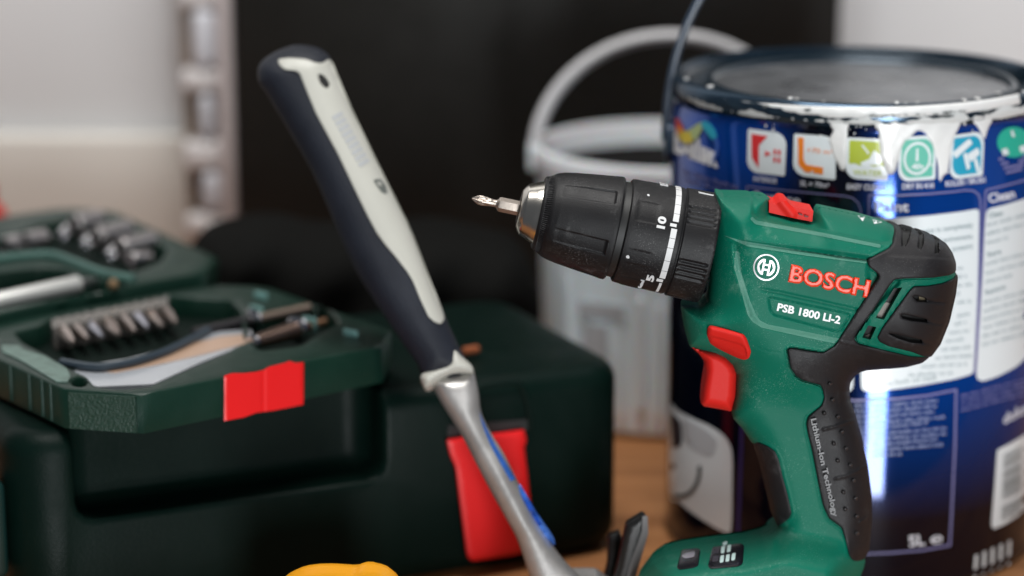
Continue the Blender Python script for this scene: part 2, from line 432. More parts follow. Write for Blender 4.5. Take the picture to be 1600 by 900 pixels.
# handle and ear
STR = mat('navy_strap', (.016, .035, .065), .35)
hc = []
for k in range(61):
    a = math.pi*k/60
    hc.append((tc_[0]-.0945*math.cos(a), tc_[1]-.004, .200+.118*math.sin(a)**.9))
tube('handle', hc, .0021, STR, tin, n=10, flat=1.3)
for s in (-1, 1):
    M = Matrix.Translation((tc_[0]+s*.0925, tc_[1]-.004, .199)) @ Matrix.Rotation(rad(90), 4, 'Y') @ Matrix.Translation((0, 0, -.0025))
    rbox('handle_ear', (.020, .014, .005), STR, tin, bev=.002, M=M, vbev=.0065)
def P_(name, loops, h, m, par=tin, res=8, rings=(), **k):
    return shell(name, loops, ct, h, m, par, res, rings, base=-.0008, **k)
def cpaint(c, nm): return mat(nm, c, .5, coat=0 if nm[:2] == 'sw' else .3)
LW = mat('label_white', (.78, .83, .85), .40, coat=.8)
LIL = mat('label_lilac', (.20, .19, .38), .35)
TXT = mat('label_text', (.70, .70, .76), .4)
GRYT = mat('label_grey_text', (.27, .34, .36), .5)
# lower-case icons: unit-square drawing mapped to four corners
def quad(c): 
    c = A(*c)
    def f(uv):
        uv = A(*uv) if not isinstance(uv, np.ndarray) else uv
        u, v = uv[:, :1], uv[:, 1:]
        return c[0]*(1-u)*(1-v)+c[1]*u*(1-v)+c[2]*u*v+c[3]*(1-u)*v
    return f
def ic_outline(e=0.):
    pts = []
    def arc(cx, cy, r, a0, a1):
        for k in range(8): a = rad(a0+(a1-a0)*k/7); pts.append((cx+r*math.cos(a), cy+r*math.sin(a)))
    arc(.06+e, .06+e, .05, 180, 270); arc(.72-e, .28+e, .28, -90, 0); arc(.94-e, .94-e, .05, 0, 90); arc(.28+e, .72-e, .28, 90, 180)
    return np.array(pts)
icons = empty('icon_row', (0, 0, 0)); icons.parent = tin
def icon(c, col, nm, parts, inner=None):
    q = quad(c)
    P_('icon_tile', [q(ic_outline())], .00018, LW, icons, 6)
    cm = cpaint(col, nm)
    if inner is not None: P_('icon_field', [q(inner)], .00030, cm, icons, 6)
    for k, (poly, white) in enumerate(parts):
        P_('icon_mark', [q(np.array(poly))], .00042 if white else .00034, LW if white else cm, icons, 6)
def line(p, q, w):
    p, q = np.array(p, float), np.array(q, float); d = (q-p)/np.linalg.norm(q-p)*w/2; n = np.array([-d[1], d[0]])
    return [p+n-d*0, q+n, q-n, p-n]
def disc(c, r, n=24, r2=None): r2 = r2 or r; return [(c[0]+r*math.cos(2*math.pi*k/n), c[1]+r2*math.sin(2*math.pi*k/n)) for k in range(n)]
icon([(1168, 200), (1229, 209), (1227, 276), (1167, 268)], (.70, .03, .035), 'icon_red',
     [([(.10, .12), (.52, .12), (.30, .36), (.30, .88), (.12, .66)], 0), ([(.46, .46), (.62, .52), (.46, .60)], 0),
      ([(.68, .40), (.75, .40), (.75, .52), (.68, .52)], 0), ([(.79, .40), (.86, .40), (.86, .52), (.79, .52)], 0),
      ([(.68, .58), (.75, .58), (.75, .70), (.68, .70)], 0), ([(.79, .58), (.86, .58), (.86, .70), (.79, .70)], 0)])
icon([(1240, 208), (1306, 214), (1306, 282), (1239, 273)], (.85, .22, .01), 'icon_orange',
     [([(.10, .09), (.24, .09), (.24, .60), (.30, .72), (.70, .74), (.70, .90), (.48, .90), (.46, .82), (.40, .90), (.28, .90), (.12, .74)], 0)])
icon([(1322, 214), (1388, 218), (1388, 284), (1321, 278)], (.42, .50, .01), 'icon_lime',
     [([(.55, .50), (.66, .28), (.88, .42), (.80, .62), (.56, .64), (.42, .72), (.34, .60)], 1), ([(.36, .18), (.40, .16), (.56, .36), (.52, .38)], 1)],
     inner=rnd([(.08, .07), (.93, .07), (.93, .66), (.80, .62), (.66, .68), (.5, .62), (.34, .68), (.2, .62), (.07, .66)], .06))
icon([(1405, 214), (1463, 211), (1462, 281), (1403, 284)], (.10, .48, .36), 'icon_teal',
     [(disc((.5, .5), .37), 1)], inner=ic_outline(.07))
icon([(1487, 211), (1538, 205), (1536, 275), (1483, 281)], (.01, .33, .50), 'icon_blue',
     [(rnd([(.05, .40), (.55, .12), (.66, .24), (.16, .54)], .05), 1), (rnd([(.38, .46), (.48, .42), (.62, .78), (.52, .84)], .05), 1),
      (rnd([(.50, .48), (.82, .34), (.90, .50), (.60, .66)], .05), 1), (rnd([(.70, .60), (.80, .58), (.92, .90), (.82, .92)], .04), 1)], inner=ic_outline(.07))
q4 = quad([(1405, 214), (1463, 211), (1462, 281), (1403, 284)])
P_('icon_mark', [q4(np.array(disc((.5, .5), .31)))], .00055, cpaint((.10, .48, .36), 'icon_teal'), icons, 6)
P_('icon_mark', [q4(np.array([(.47, .28), (.52, .28), (.53, .56), (.46, .56)]))], .00068, LW, icons, 6)
def T_(s, a, b_, cap, m, bold=.02, h=.0003, sag=0., par=tin, name='lettering', res=6, **k):
    return P_(name, text_px(s, a, b_, cap, bold, sag, **k), h, m, par, res)
T_('4h', (1424, 270-5), (1443, 264), 9, LW, .03, .00070, name='icon_lettering', par=icons)
T_('+70 m\u00b2', (1260, 238), (1301, 242), 8, cpaint((.85, .22, .01), 'icon_orange'), .0, .00035, name='icon_lettering', par=icons)
T_('WATER', (1333, 273), (1378, 275), 8, cpaint((.42, .50, .01), 'icon_lime'), .01, .00035, name='icon_lettering', par=icons)
T_('INTERIOR', (1177, 283), (1214, 287), 8, TXT); T_('5L = 70m\u00b2', (1250, 290), (1295, 294), 8, TXT)
T_('EASY CLEAN', (1323, 296), (1382, 298), 9, TXT, .03); T_('DRY IN 4 H', (1410, 296), (1459, 294), 9, TXT, .03)
T_('ROLLER / BRUSH', (1478, 292), (1540, 285), 9, TXT, .02)
TEAL = cpaint((.02, .42, .30), 'seal_teal')
P_('seal', [A(*disc((1584, 222), 26, 32, 24))], .0002, TEAL)
boxes('seal_print', [A(*line((1566+i, 238), (1603, 232), 10)) for i in (0,)]+[A(*line((1581, 204), (1584, 214), 4))], ct, .0005, LW, tin, -.0005)
boxes('seal_caption', [A(*line((1560+4*i, 249+7*i), (1606-3*i, 243+7*i), 4)) for i in range(4)], ct, .0004, LIL, tin, -.0005)

# word mark with a coloured swoosh
T_('Dulux', (1053, 238), (1122, 264), 36, mat('logo_white', (.90, .90, .92), .6), .085, .0003, name='word_mark', up=np.array([.02, -1.]))
def rib(name, pts, ws, m, h=.0005):
    c = catmull(A(*pts), 5, False); ww = np.interp(np.linspace(0, 1, len(c)), np.linspace(0, 1, len(ws)), ws)
    t = np.gradient(c, axis=0); n = np.stack([-t[:, 1], t[:, 0]], 1); n /= np.linalg.norm(n, axis=1)[:, None]
    P_(name, [np.vstack([c+n*ww[:, None]/2, (c-n*ww[:, None]/2)[::-1]])], h, m, sw, 6)
sw = empty('swoosh', (0, 0, 0)); sw.parent = tin
rib('swoosh_red', [(1057, 184), (1060, 196), (1063, 207)], [2, 10, 12], cpaint((.75, .05, .02), 'sw_red'))
rib('swoosh_orange', [(1060, 198), (1063, 207), (1067, 214)], [9, 12, 15], cpaint((.85, .25, .02), 'sw_orange'), .00065)
rib('swoosh_yellow', [(1064, 207), (1070, 215), (1080, 213)], [12, 17, 18], cpaint((.80, .62, .05), 'sw_yellow'), .0008)
rib('swoosh_lime', [(1076, 213), (1084, 208), (1092, 199), (1100, 194)], [17, 18, 12, 8], cpaint((.45, .55, .25), 'sw_lime'), .00065)
rib('swoosh_cyan', [(1096, 193), (1104, 197), (1112, 207), (1116, 216)], [8, 13, 13, 9], cpaint((.02, .38, .52), 'sw_cyan'), .0008)
rib('swoosh_blue', [(1115, 213), (1120, 225), (1119, 240), (1113, 254)], [8, 6, 5, 3], cpaint((.04, .12, .45), 'sw_blue'), .00065)
def greek(name, rows, hgt, m, par=tin, h=.0003, seed=1, fill=.9):
    r = random.Random(seed); Q = []
    for (p, q) in rows:
        p, q = np.array(p, float), np.array(q, float); Lg = np.linalg.norm(q-p); d = (q-p)/Lg; u = np.array([d[1], -d[0]]); x = 0
        while x < Lg*(.96):
            for _ in range(r.randint(3, 9)):
                if x > Lg: break
                wd = hgt*r.uniform(.34, .6); hh = hgt*r.choice([1, 1, .72, .72, .72]); a = p+d*x
                Q.append(A(a, a+d*wd*.62, a+d*wd*.62+u*hh, a+u*hh)); 
                if r.random() < .6: b0 = a+u*hh*.0; Q.append(A(b0, b0+d*wd, b0+d*wd+u*hh*.2, b0+u*hh*.2))
                x += wd+hgt*.14
            x += hgt*.5
    return boxes(name, Q, ct, h, m, par, -.0006)
greek('small_print', [((1066, 270), (1150, 296)), ((1070, 283), (1150, 305))], 6.5, LIL, seed=3)
def frame(name, poly, wd, m=LIL, closed=False, par=tin):
    p = A(*poly); Q = []
    for i in range(len(p)-(0 if closed else 1)):
        a, b_ = p[i], p[(i+1) % len(p)]; n_ = max(1, int(np.linalg.norm(b_-a)/12))
        for k in range(n_):
            s, e = a+(b_-a)*k/n_, a+(b_-a)*(k+1)/n_; dd = (e-s)/np.linalg.norm(e-s)*wd*.3
            Q.append(A(*line(s-dd, e+dd, wd)))
    return boxes(name, Q, ct, .0003, m, par, -.0006)
frame('label_frame', [(1166, 345), (1167, 291), (1200, 295), (1250, 300), (1300, 304.5), (1318, 306), (1332, 309), (1341, 317), (1345, 328), (1345, 345)], 2.2)
T_('Surface', (1176, 312), (1250, 320), 14, TXT, .02, up=np.array([.05, -1.]))
frame('label_frame', [(1357, 345), (1358, 305), (1400, 305.5), (1450, 303), (1490, 299.5), (1508, 297), (1521, 298), (1529, 304), (1532, 313), (1532, 325), (1529, 450), (1523, 584)], 2.6)
T_('Paint', (1367, 331), (1420, 331), 16, TXT, .03)
P_('label_panel', [rnd(A((1357, 340), (1400, 340.5), (1450, 337), (1500, 331), (1530, 326), (1528, 450), (1521, 584), (1490, 593), (1440, 602), (1400, 608), (1360, 612), (1346, 610), (1345, 590), (1345, 480)), 7)], .0002, LW, res=14)
P_('label_panel', [rnd(A((1300, 490), (1334, 492), (1333, 606), (1326, 613), (1290, 610)), 5)], .0002, LW, res=14)
frame('label_frame', [(1524, 585), (1526, 560), (1534, 430), (1540, 300), (1541, 297), (1570, 290), (1600, 282), (1620, 274)], 2.8)
T_('Clean', (1546, 318), (1587, 309), 15, TXT, .03)
P_('label_panel', [rnd(A((1541, 327), (1570, 320), (1600, 311), (1625, 301), (1618, 450), (1612, 548), (1590, 572), (1560, 588), (1535, 596), (1526, 592), (1526, 565), (1533, 440)), 9)], .0002, LW, res=14)
T_('paint is completely', (1440, 366), (1521, 355), 8, GRYT, .02, sag=0)
T_('environments.', (1474, 379), (1521, 372), 8, GRYT, .02)
T_('accessory', (1488, 393), (1521, 387), 8, GRYT, .02)
greek('small_print', [((1362+4, 366), (1436, 366)), ((1366, 379), (1470, 378))], 7, GRYT, seed=5)
greek('small_print', [((1496, 422+i*13.2), (1496+[10, 16, 24, 5, 22, 24, 20, 22, 24, 14, 20, 18, 12, 6][i], 420+i*13.2)) for i in range(5)], 5.5, GRYT, seed=7)
greek('small_print', [((1378, 603), (1462, 593))], 7, GRYT, seed=8)
greek('small_print', [(([1496, 1492, 1484, 1478, 1470, 1462, 1440, 1420][i], 496+i*13.2), (1520-[3, 9, 1, 12, 5, 2, 9, 30][i], 492+i*13.2)) for i in range(8)], 5.5, GRYT, seed=9)
T_('Clean', (1545, 341), (1568, 336), 8, GRYT, .03); T_('Store', (1543, 402), (1565, 396), 8, GRYT, .03); T_('Remove', (1541, 461), (1572, 451), 8, GRYT, .03)
sl = lambda y, x1=1606, x0=1542: ((x0, y), (x1, y-(x1-x0)*.27))
greek('small_print', [sl(354), sl(368), sl(382, 1574), sl(415, 1606, 1541), sl(429, 1606, 1541), sl(443, 1580, 1540)] +
      [sl(475+i*13.2, 1606, 1538-i*.5) for i in range(6)], 5, GRYT, seed=11)
frame('label_frame', [(1300, 625), (1340, 626), (1400, 623.5), (1450, 618), (1494, 609), (1492, 700), (1487, 800), (1484, 852), (1440, 860), (1390, 864), (1340, 866)], 3.2)
greek('small_print', [((1336, 636+i*8.3), (1360, 636+i*8.3)) for i in range(8)]+[((1366, 637+i*8.6), (1366+[98, 96, 94, 110, 84, 114, 112, 100, 108, 42][i], 637+i*8.6-(9 if i < 9 else 3))) for i in range(10)], 5, mat('label_soft_text', (.30, .34, .52), .4), seed=13)
greek('small_print', [((1502, 621+i*7.5), (1608, 593+i*7.5)) for i in range(4)], 4.5, LIL, seed=15)
T_('5L', (1421, 855), (1446, 852), 18, TXT, .03); T_('\u212e', (1455, 851), (1474, 848), 16, TXT, .03)
T_('dulux.', (1568, 664), (1612, 640), 17, TXT, .03, up=np.array([0., -1]))
bcd = empty('barcode_label', (0, 0, 0)); bcd.parent = tin
P_('barcode_panel', [rnd(A((1558, 703), (1580, 692), (1600, 680), (1613, 670), (1610, 785), (1590, 806), (1570, 819), (1552, 827), (1549, 820), (1554, 760)), 4)], .0002, LW, bcd, res=10)
r_ = random.Random(2); Q = []; y = 708
while y < 806:
    t = r_.choice([1.2, 1.8, 2.6])
    if not 776 < y < 786: 
        Q.append(A((1569-(y-700)*.04, y+4), (1582, y-2.5), (1582, y-2.5+t), (1569-(y-700)*.04, y+4+t)))
        Q.append(A((1582, y-2.5), (1596, y-11), (1596, y-11+t), (1582, y-2.5+t)))
    y += t+r_.choice([1.4, 2.2, 3])
boxes('barcode_bar', Q, ct, .0004, mat('bar_ink', (.05, .06, .06), .5), bcd, -.0002)
boxes('label_stripe', [A((1523+13*i, 868-5.5*i), (1528+13*i, 866-5.5*i), (1526+13*i, 902-5*i), (1521+13*i, 904-5*i)) for i in range(5)], ct, .0003, LW, tin, -.0005)
# white shape low on the left
P_('label_picture', [catmull(A((1047, 640), (1056, 640), (1070, 648), (1092, 658), (1112, 667), (1130, 680), (1140, 695), (1144, 715), (1144, 760), (1143, 815), (1141, 831), (1134, 832), (1110, 820), (1080, 800), (1060, 783), (1046, 768)), 4)], .0002, LW, res=9)
P_('picture_patch', [rnd(A((1047, 648), (1056, 650), (1064, 660), (1066, 690), (1060, 700), (1050, 694)), 5)], .0004, mat('ink_black', (.02, .02, .03), .4), res=8)
P_('picture_patch', [catmull(A((1066, 655), (1085, 662), (1106, 674), (1120, 690), (1112, 712), (1090, 706), (1072, 690)), 4)], .00035, mat('ink_grey', (.50, .52, .54), .5), res=8)
rib_par = sw
c = catmull(A((1093, 728), (1092, 744), (1086, 760), (1076, 771), (1062, 776), (1050, 772)), 5, False)
t = np.gradient(c, axis=0); n = np.stack([-t[:, 1], t[:, 0]], 1); n /= np.linalg.norm(n, axis=1)[:, None]
P_('picture_line', [np.vstack([c+n*3, (c-n*3)[::-1]])], .0004, mat('ink_dark_grey', (.05, .06, .06), .4), res=6)
frame('label_frame', [(1160, 640), (1158, 700), (1155, 780), (1152, 858)], 5, mat('label_violet', (.04, .03, .16), .3))

# spilled white paint
def rimy(x): return 115+49.5*np.sqrt(np.clip(1-((x-1345)/300)**2, 0, 1))
xs = np.linspace(1592, 1078, 60)
topc = np.stack([xs, rimy(xs)+3], 1)
bot = A((1078, 142), (1092, 147), (1109, 155), (1134, 160), (1162, 162), (1180, 163), (1190, 170), (1203, 174), (1224, 175), (1240, 175), (1250, 180), (1262, 178), (1280, 181), (1290, 186),
        (1297, 196), (1301, 206), (1297, 219), (1301, 238), (1306, 252), (1312, 262), (1318, 266), (1322, 256), (1323, 236), (1324, 214), (1325, 199), (1331, 193), (1340, 191), (1356, 194), (1366, 198), (1372, 206),
        (1374, 228), (1377, 250), (1384, 266), (1392, 273), (1399, 268), (1404, 248), (1409, 232), (1417, 217), (1426, 210), (1436, 205), (1446, 209), (1455, 222), (1461, 240), (1465, 262), (1467, 276), (1470, 284), (1473, 276),
        (1477, 272), (1481, 268), (1484, 250), (1488, 226), (1494, 208), (1502, 192), (1511, 185), (1520, 191), (1527, 199), (1533, 207), (1538, 217), (1542, 206), (1547, 194), (1555, 184), (1566, 177), (1581, 172), (1596, 167))
DRIP = mat('wet_white_paint', (.80, .795, .78), .40, coat=.35, bump=.5, bscale=260, rvary=.12)
bc_ = catmull(bot, 4, False); jr = np.random.default_rng(12)
jit = np.stack([np.convolve(jr.normal(size=len(bc_)), np.ones(3)/3, 'same')*.9, np.convolve(jr.normal(size=len(bc_)), np.ones(3)/3, 'same')*1.3], 1)
lp = [np.vstack([topc, bc_+jit])]
for k in range(22):
    x = jr.uniform(1190, 1580); y = np.interp(x, bot[:, 0], bot[:, 1])+abs(jr.normal())*14+3; s_ = jr.uniform(.6, 1.9)
    if y < 290: shell('paint_spatter', [A(*disc((x, y), s_, 8, s_*jr.uniform(.9, 1.7)))], ct, .0007, DRIP, tin, 4, base=-.0005)
shell('paint_drip', lp, ct, lambda P: .00025+.0006*circ(dist(P, lp)/3.5)+.00010*np.sin(P[:, 0]*.19+2*np.sin(P[:, 1]*.06))*circ(dist(P, lp)/8)+.0013*sm(P[:, 1]-rimy(P[:, 0]), 22, 13)*sm(P[:, 0], 1180, 1310), DRIP, tin, 4, (1.2, 3), base=-.0008, ang=60)
# paint on the rim bead: uneven smear on the near part of the rim
V = []; Fc = []; na = 160; nr = 9; rr_ = np.random.default_rng(3); wob = np.convolve(rr_.normal(size=na+20), np.ones(6)/6, 'same')[10:na+10]
for i in range(na):
    a = rad(-158+(316-180)*i/(na-1)) if False else rad(-166+152*i/(na-1))
    edge = min(1, i/14, (na-1-i)/14)
    for j in range(nr):
        b_ = rad(-84+(62+30*wob[i]+34*max(0, (i-70)/90))*j/(nr-1)); rr = .0034+.0006*edge+.00025*wob[i]
        V.append((tc_[0]+(.0893+rr*math.cos(b_))*math.cos(a), tc_[1]+(.0893+rr*math.cos(b_))*math.sin(a), .2270+.0056*math.sin(b_)*edge**.3))
for i in range(na-1):
    for j in range(nr-1): Fc.append((i*nr+j, (i+1)*nr+j, (i+1)*nr+j+1, i*nr+j+1))
mk('rim_paint', V, Fc, mat('smeared_paint', (.66, .67, .66), .35, vary=.0, bump=.5, bscale=400, coat=.3), tin, 70)
for k in range(13):
    a = rad(rr_.uniform(-170, -20)) if k < 14 else rad(rr_.uniform(10, 170)); R0 = rr_.choice([.0893, .0735, .0888]); s = rr_.uniform(.0006, .0016)
    rbox('paint_fleck', (s*2, s*1.3, s*.7), DRIP, tin, bev=s*.3, seg=2, M=Matrix.Translation((tc_[0]+R0*math.cos(a), tc_[1]+R0*math.sin(a), .2322 if R0 > .08 else .2292)) @ Matrix.Rotation(a, 4, 'Z'))

# ================================================================== GREEN TOOL CASE
class Loc:
    """flat surface in a thing's own frame; outlines in millimetres"""
    def __init__(s, o, ex, ey, n):
        s.o, s.ex, s.ey, s.n = [np.array(v, float) for v in (o, ex, ey, n)]; s.p0 = s.o
    def __call__(s, P, h=0.):
        P = np.atleast_2d(P); return s.o+P[:, :1]*.001*s.ex+P[:, 1:]*.001*s.ey+np.reshape(h, (-1, 1))*s.n
    def px(s, P, h=0.):
        q = Plane(s.o+s.n*h, s.n)(P)-s.o; return np.stack([q@s.ex, q@s.ey], 1)*1000
def turned(name, a, b, prof, m, parent=None, n=24, ang=35, tw=0., flats=0):
    """turned body along a->b; prof: (distance from a, radius)"""
    a, b = np.array(a, float), np.array(b, float); d = (b-a)/np.linalg.norm(b-a)
    u = np.cross(d, [0, 0, 1.]) if abs(d[2]) < .9 else np.cross(d, [1., 0, 0]); u /= np.linalg.norm(u); v = np.cross(d, u)
    V = []; Fc = []
    for t, r in prof:
        for j in range(n):
            q = 2*math.pi*j/n+tw; V.append(a+d*t+r*(math.cos(q)*u+math.sin(q)*v))
    for i in range(len(prof)-1):
        for j in range(n):
            k = (j+1) % n; Fc.append((i*n+j, (i+1)*n+j, (i+1)*n+k, i*n+k))
    Fc.append(tuple(range(n))); Fc.append(tuple((len(prof)-1)*n+j for j in range(n))[::-1])
    return mk(name, V, Fc, m, parent, ang)
CASEM = mat('dark_green_case', (.0014, .0072, .0053), .42, spec=.08, bump=.3, bscale=900, vary=.15, vscale=25, rvary=.08)
CO = np.array([.0575, 1.1255, 0.]); CE1 = np.array([.911, .411, 0]); CE1 /= np.linalg.norm(CE1); CE2 = np.array([-CE1[1], CE1[0], 0]); Z = np.array([0, 0, 1.])
CM = Matrix(((CE1[0], CE2[0], 0, CO[0]), (CE1[1], CE2[1], 0, CO[1]), (0, 0, 1, 0), (0, 0, 0, 1)))
FP = Plane(CO, -CE2)
def uz(p): q = FP([p])[0]-CO; return q@CE1, q[2]
case = empty('tool_case', tuple(CO), 'big dark green tool case with a long red latch, under the open bit box', 'tool case')
CHT = .095; CL = .302
u0, _ = uz((118, 740)); u1, _ = uz((601, 700)); _, zl = uz((400, 776))
def solid(size, loc, bev, seg, vb=None):
    o = rbox('t', size, CASEM, None, bev=bev, seg=seg, vbev=vb); o.location = (0, 0, 0)
    me = o.data; me.transform(Matrix.Translation((loc[0]-0, loc[1]-0, loc[2]))); return o
bb = solid((CL, .150, CHT), (0, 0, 0), .011, 5, .022); me = bb.data
c0 = np.array([v.co[:] for v in me.vertices]); c0 -= (c0.max(0)+c0.min(0))/2
for v, q in zip(me.vertices, c0): v.co = (q[0]-CL/2, q[1]+.075, q[2]+CHT/2+.001)
cu = solid((u1-u0, .060, .10), (0, 0, 0), .008, 3, .012); me2 = cu.data
c1 = np.array([v.co[:] for v in me2.vertices]); c1 -= (c1.max(0)+c1.min(0))/2
for v, q in zip(me2.vertices, c1): v.co = (q[0]+(u0+u1)/2, q[1]-.004, q[2]+zl+.05)
for o in (bb, cu): o.matrix_world = Matrix()
md = bb.modifiers.new('b', 'BOOLEAN'); md.operation = 'DIFFERENCE'; md.object = cu; md.solver = 'EXACT'
mb = bb.modifiers.new('v', 'BEVEL'); mb.width = .0035; mb.segments = 3; mb.limit_method = 'ANGLE'; mb.angle_limit = rad(50)
bpy.context.view_layer.update()
me3 = bpy.data.meshes.new_from_object(bb.evaluated_get(bpy.context.evaluated_depsgraph_get()))
V = [tuple(CM @ v.co) for v in me3.vertices]; Fc = [tuple(f.vertices) for f in me3.polygons]
bpy.data.objects.remove(bb); bpy.data.objects.remove(cu)
mk('case_body', V, Fc, CASEM, case, 30)
# lid seam groove shown as a proud band round the front
CREDM = mat('latch_red', (.74, .008, .010), .42, vary=.1, bump=.1)
lt0 = [rnd(A((697, 687), (722, 683), (790, 675), (819, 671), (823, 690), (819, 698), (824, 740), (829, 790), (830, 830), (828, 861), (800, 868), (760, 874), (737, 877), (729, 868), (720, 800), (711, 730), (703, 712), (700, 700)), 4)]
lt = shell('latch', lt0,
      FP, lambda P: .0042+.0016*circ(dist(P, lt0)/7)-.0005*np.exp(-(dist(P, [A((770, 745), (792, 742))], False)/16)**4), CREDM, case, 6, (2, 5), base=-.002)
bm_ = mat('latch_gap', (.006, .008, .008), .6)
shell('latch_socket', [rnd(A((700, 664), (826, 655), (828, 668), (822, 673), (698, 688)), 3)], FP, .0012, bm_, case, 12, base=-.003)
gp = FP(catmull(A((742, 640), (743, 612), (752, 604), (798, 598), (812, 602), (820, 616), (826, 640), (829, 672)), 4, False), .001)
tube('socket_rim', gp, .0016, CASEM, case, n=8)
# left end bulge seen at the frame edge
rbox('hinge_barrel', (.010, .020, .045), mat('teal_highlight', (.004, .022, .020), .35), case, bev=.004, seg=4, M=CM @ Matrix.Translation((-CL-.006, .018, .030)))  # teal edge highlight put into the colour of this rounded end
# copper rod end lying on the case top
PT = Plane((0, 0, CHT+.005), Z)
a, b_ = PT(A((722, 549), (754, 544)))
cr_ = turned('copper_rod', a, b_, [(0, .0005), (.0008, .0021), (.0085, .0021), (.0093, .0012)], mat('copper', (.40, .12, .05), .35, metal=.5))
tag(cr_, 'short copper coloured rod lying on the tool case top behind the hammer collar', 'rod')

# ================================================================== OPEN BIT BOX
BXM = mat('bit_box_green', (.0038, .021, .0135), .38, spec=.3, bump=.3, bscale=1100, vary=.2, vscale=40, rvary=.08)
BXT = mat('bit_box_texture', (.007, .032, .020), .40, bump=1., bscale=900)
h0 = rad(38.5); BE1 = np.array([math.cos(h0), math.sin(h0), 0]); BE2 = np.array([-BE1[1], BE1[0], 0])
BZ = .1165; BO = np.array([-.1600, 1.004, BZ])
LT = Loc(BO, BE1, BE2, Z)
box_ = empty('bit_set_box', (BO[0], BO[1], BZ-.018), 'open green octagonal bit box with a red clasp, resting on the tool case', 'bit box')
D_ = 150.
octo = A((0, 0), (127, 0), (147, 20), (147, 130), (127, 150), (0, 150), (-23, 128), (-23, 28))
def inset(l, k):
    c = l.mean(0); d = l-c; s = np.abs(d).max(0); return c+d*(s-k)/s
# cavities cut through the top deck: bit well, reflection well, driver well
well1 = rnd(LT.px(A((22, 519), (66, 508), (78, 498), (262, 461), (300, 466), (360, 468), (376, 485), (380, 520), (388, 534), (368, 541), (352, 551), (300, 574), (232, 604), (188, 608), (150, 604), (136, 588), (118, 580), (106, 574), (72, 553), (38, 536))), 3)
well2_unused = rnd(LT.px(A((128, 592), (150, 603), (188, 607), (232, 603), (300, 572), (352, 550), (368, 540), (388, 533), (386, 524), (340, 520), (290, 535), (240, 553), (180, 570), (118, 574))), 3)
well3 = rnd(LT.px(A((384, 500), (404, 486), (500, 474), (520, 488), (530, 505), (500, 520), (470, 540), (408, 548), (392, 536), (388, 516))), 4)
hole = LT.px(catmull(A((112, 594), (122, 588), (133, 592), (135, 600), (126, 604), (115, 601)), 3))
tl = [octo, well1, well3, hole]
shell('tray', tl, LT, lambda P: -.0010*(1-circ(dist(P, tl)/1.4)), BXM, box_, 6, (.5, 1.4), base=-.018, ang=50)
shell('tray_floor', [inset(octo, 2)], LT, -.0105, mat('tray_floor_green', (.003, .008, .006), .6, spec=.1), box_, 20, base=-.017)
shell('reflection_inlay', [LT.px(rnd(A((112, 594), (150, 616), (240, 612), (320, 575), (400, 543), (392, 526), (345, 529), (300, 541), (260, 556), (200, 572), (135, 582)), 5), -.0065)], LT, -.0030,
      mat('pale_reflection', (.37, .39, .42), .25, vary=.3, vscale=12, coat=.6), box_, 8, base=-.0104)  # pale reflection in the bare recess, built as a flat inlay
shell('reflection_tint', [LT.px(rnd(A((262, 572), (330, 556), (398, 538), (392, 527), (345, 531), (300, 543), (262, 557), (200, 573), (140, 584), (180, 588)), 3), -.0045)], LT, -.0027,
      mat('peach_reflection', (.50, .33, .23), .3, coat=.4), box_, 8, base=-.0040)  # peach part of the reflection, put into the colour
# rim worn pale on the left
shell('worn_rim', [LT.px(rnd(A((2, 541), (28, 541), (38, 549), (70, 558), (104, 577), (110, 590), (106, 598), (88, 598), (60, 581), (30, 563), (4, 551)), 2))], LT, .0006,
      mat('worn_green', (.08, .13, .11), .45, vary=.8, vscale=160, bump=.6, bscale=400), box_, 4, base=-.001)
fw = Plane(BO, -BE2)
shell('clasp', [A((350, 587), (362, 583), (380, 583), (400, 581), (412, 578), (420, 573), (445, 567), (452, 564), (462, 567), (475, 566), (475, 600), (474, 632), (455, 636), (430, 641), (400, 645), (381, 652), (350, 658), (350.5, 620))],
      fw, lambda P: .0013+.0007*circ((P[:, 0]-350)/5)*circ((475-P[:, 0])/5)-.0004*np.exp(-((P[:, 0]-412)/2.5)**2), CREDM, box_, 3, base=-.003)
ch0, ch1 = octo[7], octo[0]; cw = LT(np.array([ch0, ch1])); ce = (cw[1]-cw[0])/np.linalg.norm(cw[1]-cw[0]); cn = np.array([ce[1], -ce[0], 0])
shell('grip_pad', [A((2.5, -1.2), (33.5, -1.2), (33.5, -17.6), (2.5, -17.6))], Loc(cw[0], ce, Z, cn), lambda P: .0012+rng.normal(0, .00006, len(P)), BXT, box_, .8, base=-.001, ang=60)
for t_ in (.012, .020, .032, .050):
    q = LT([octo[7]*(1)])[0]+BE2*t_; rbox('side_rib', (.0016, .0010, .017), BXM, box_, bev=.0004, M=Matrix.Translation(tuple(q-Z*.0175-BE1*.0002)))
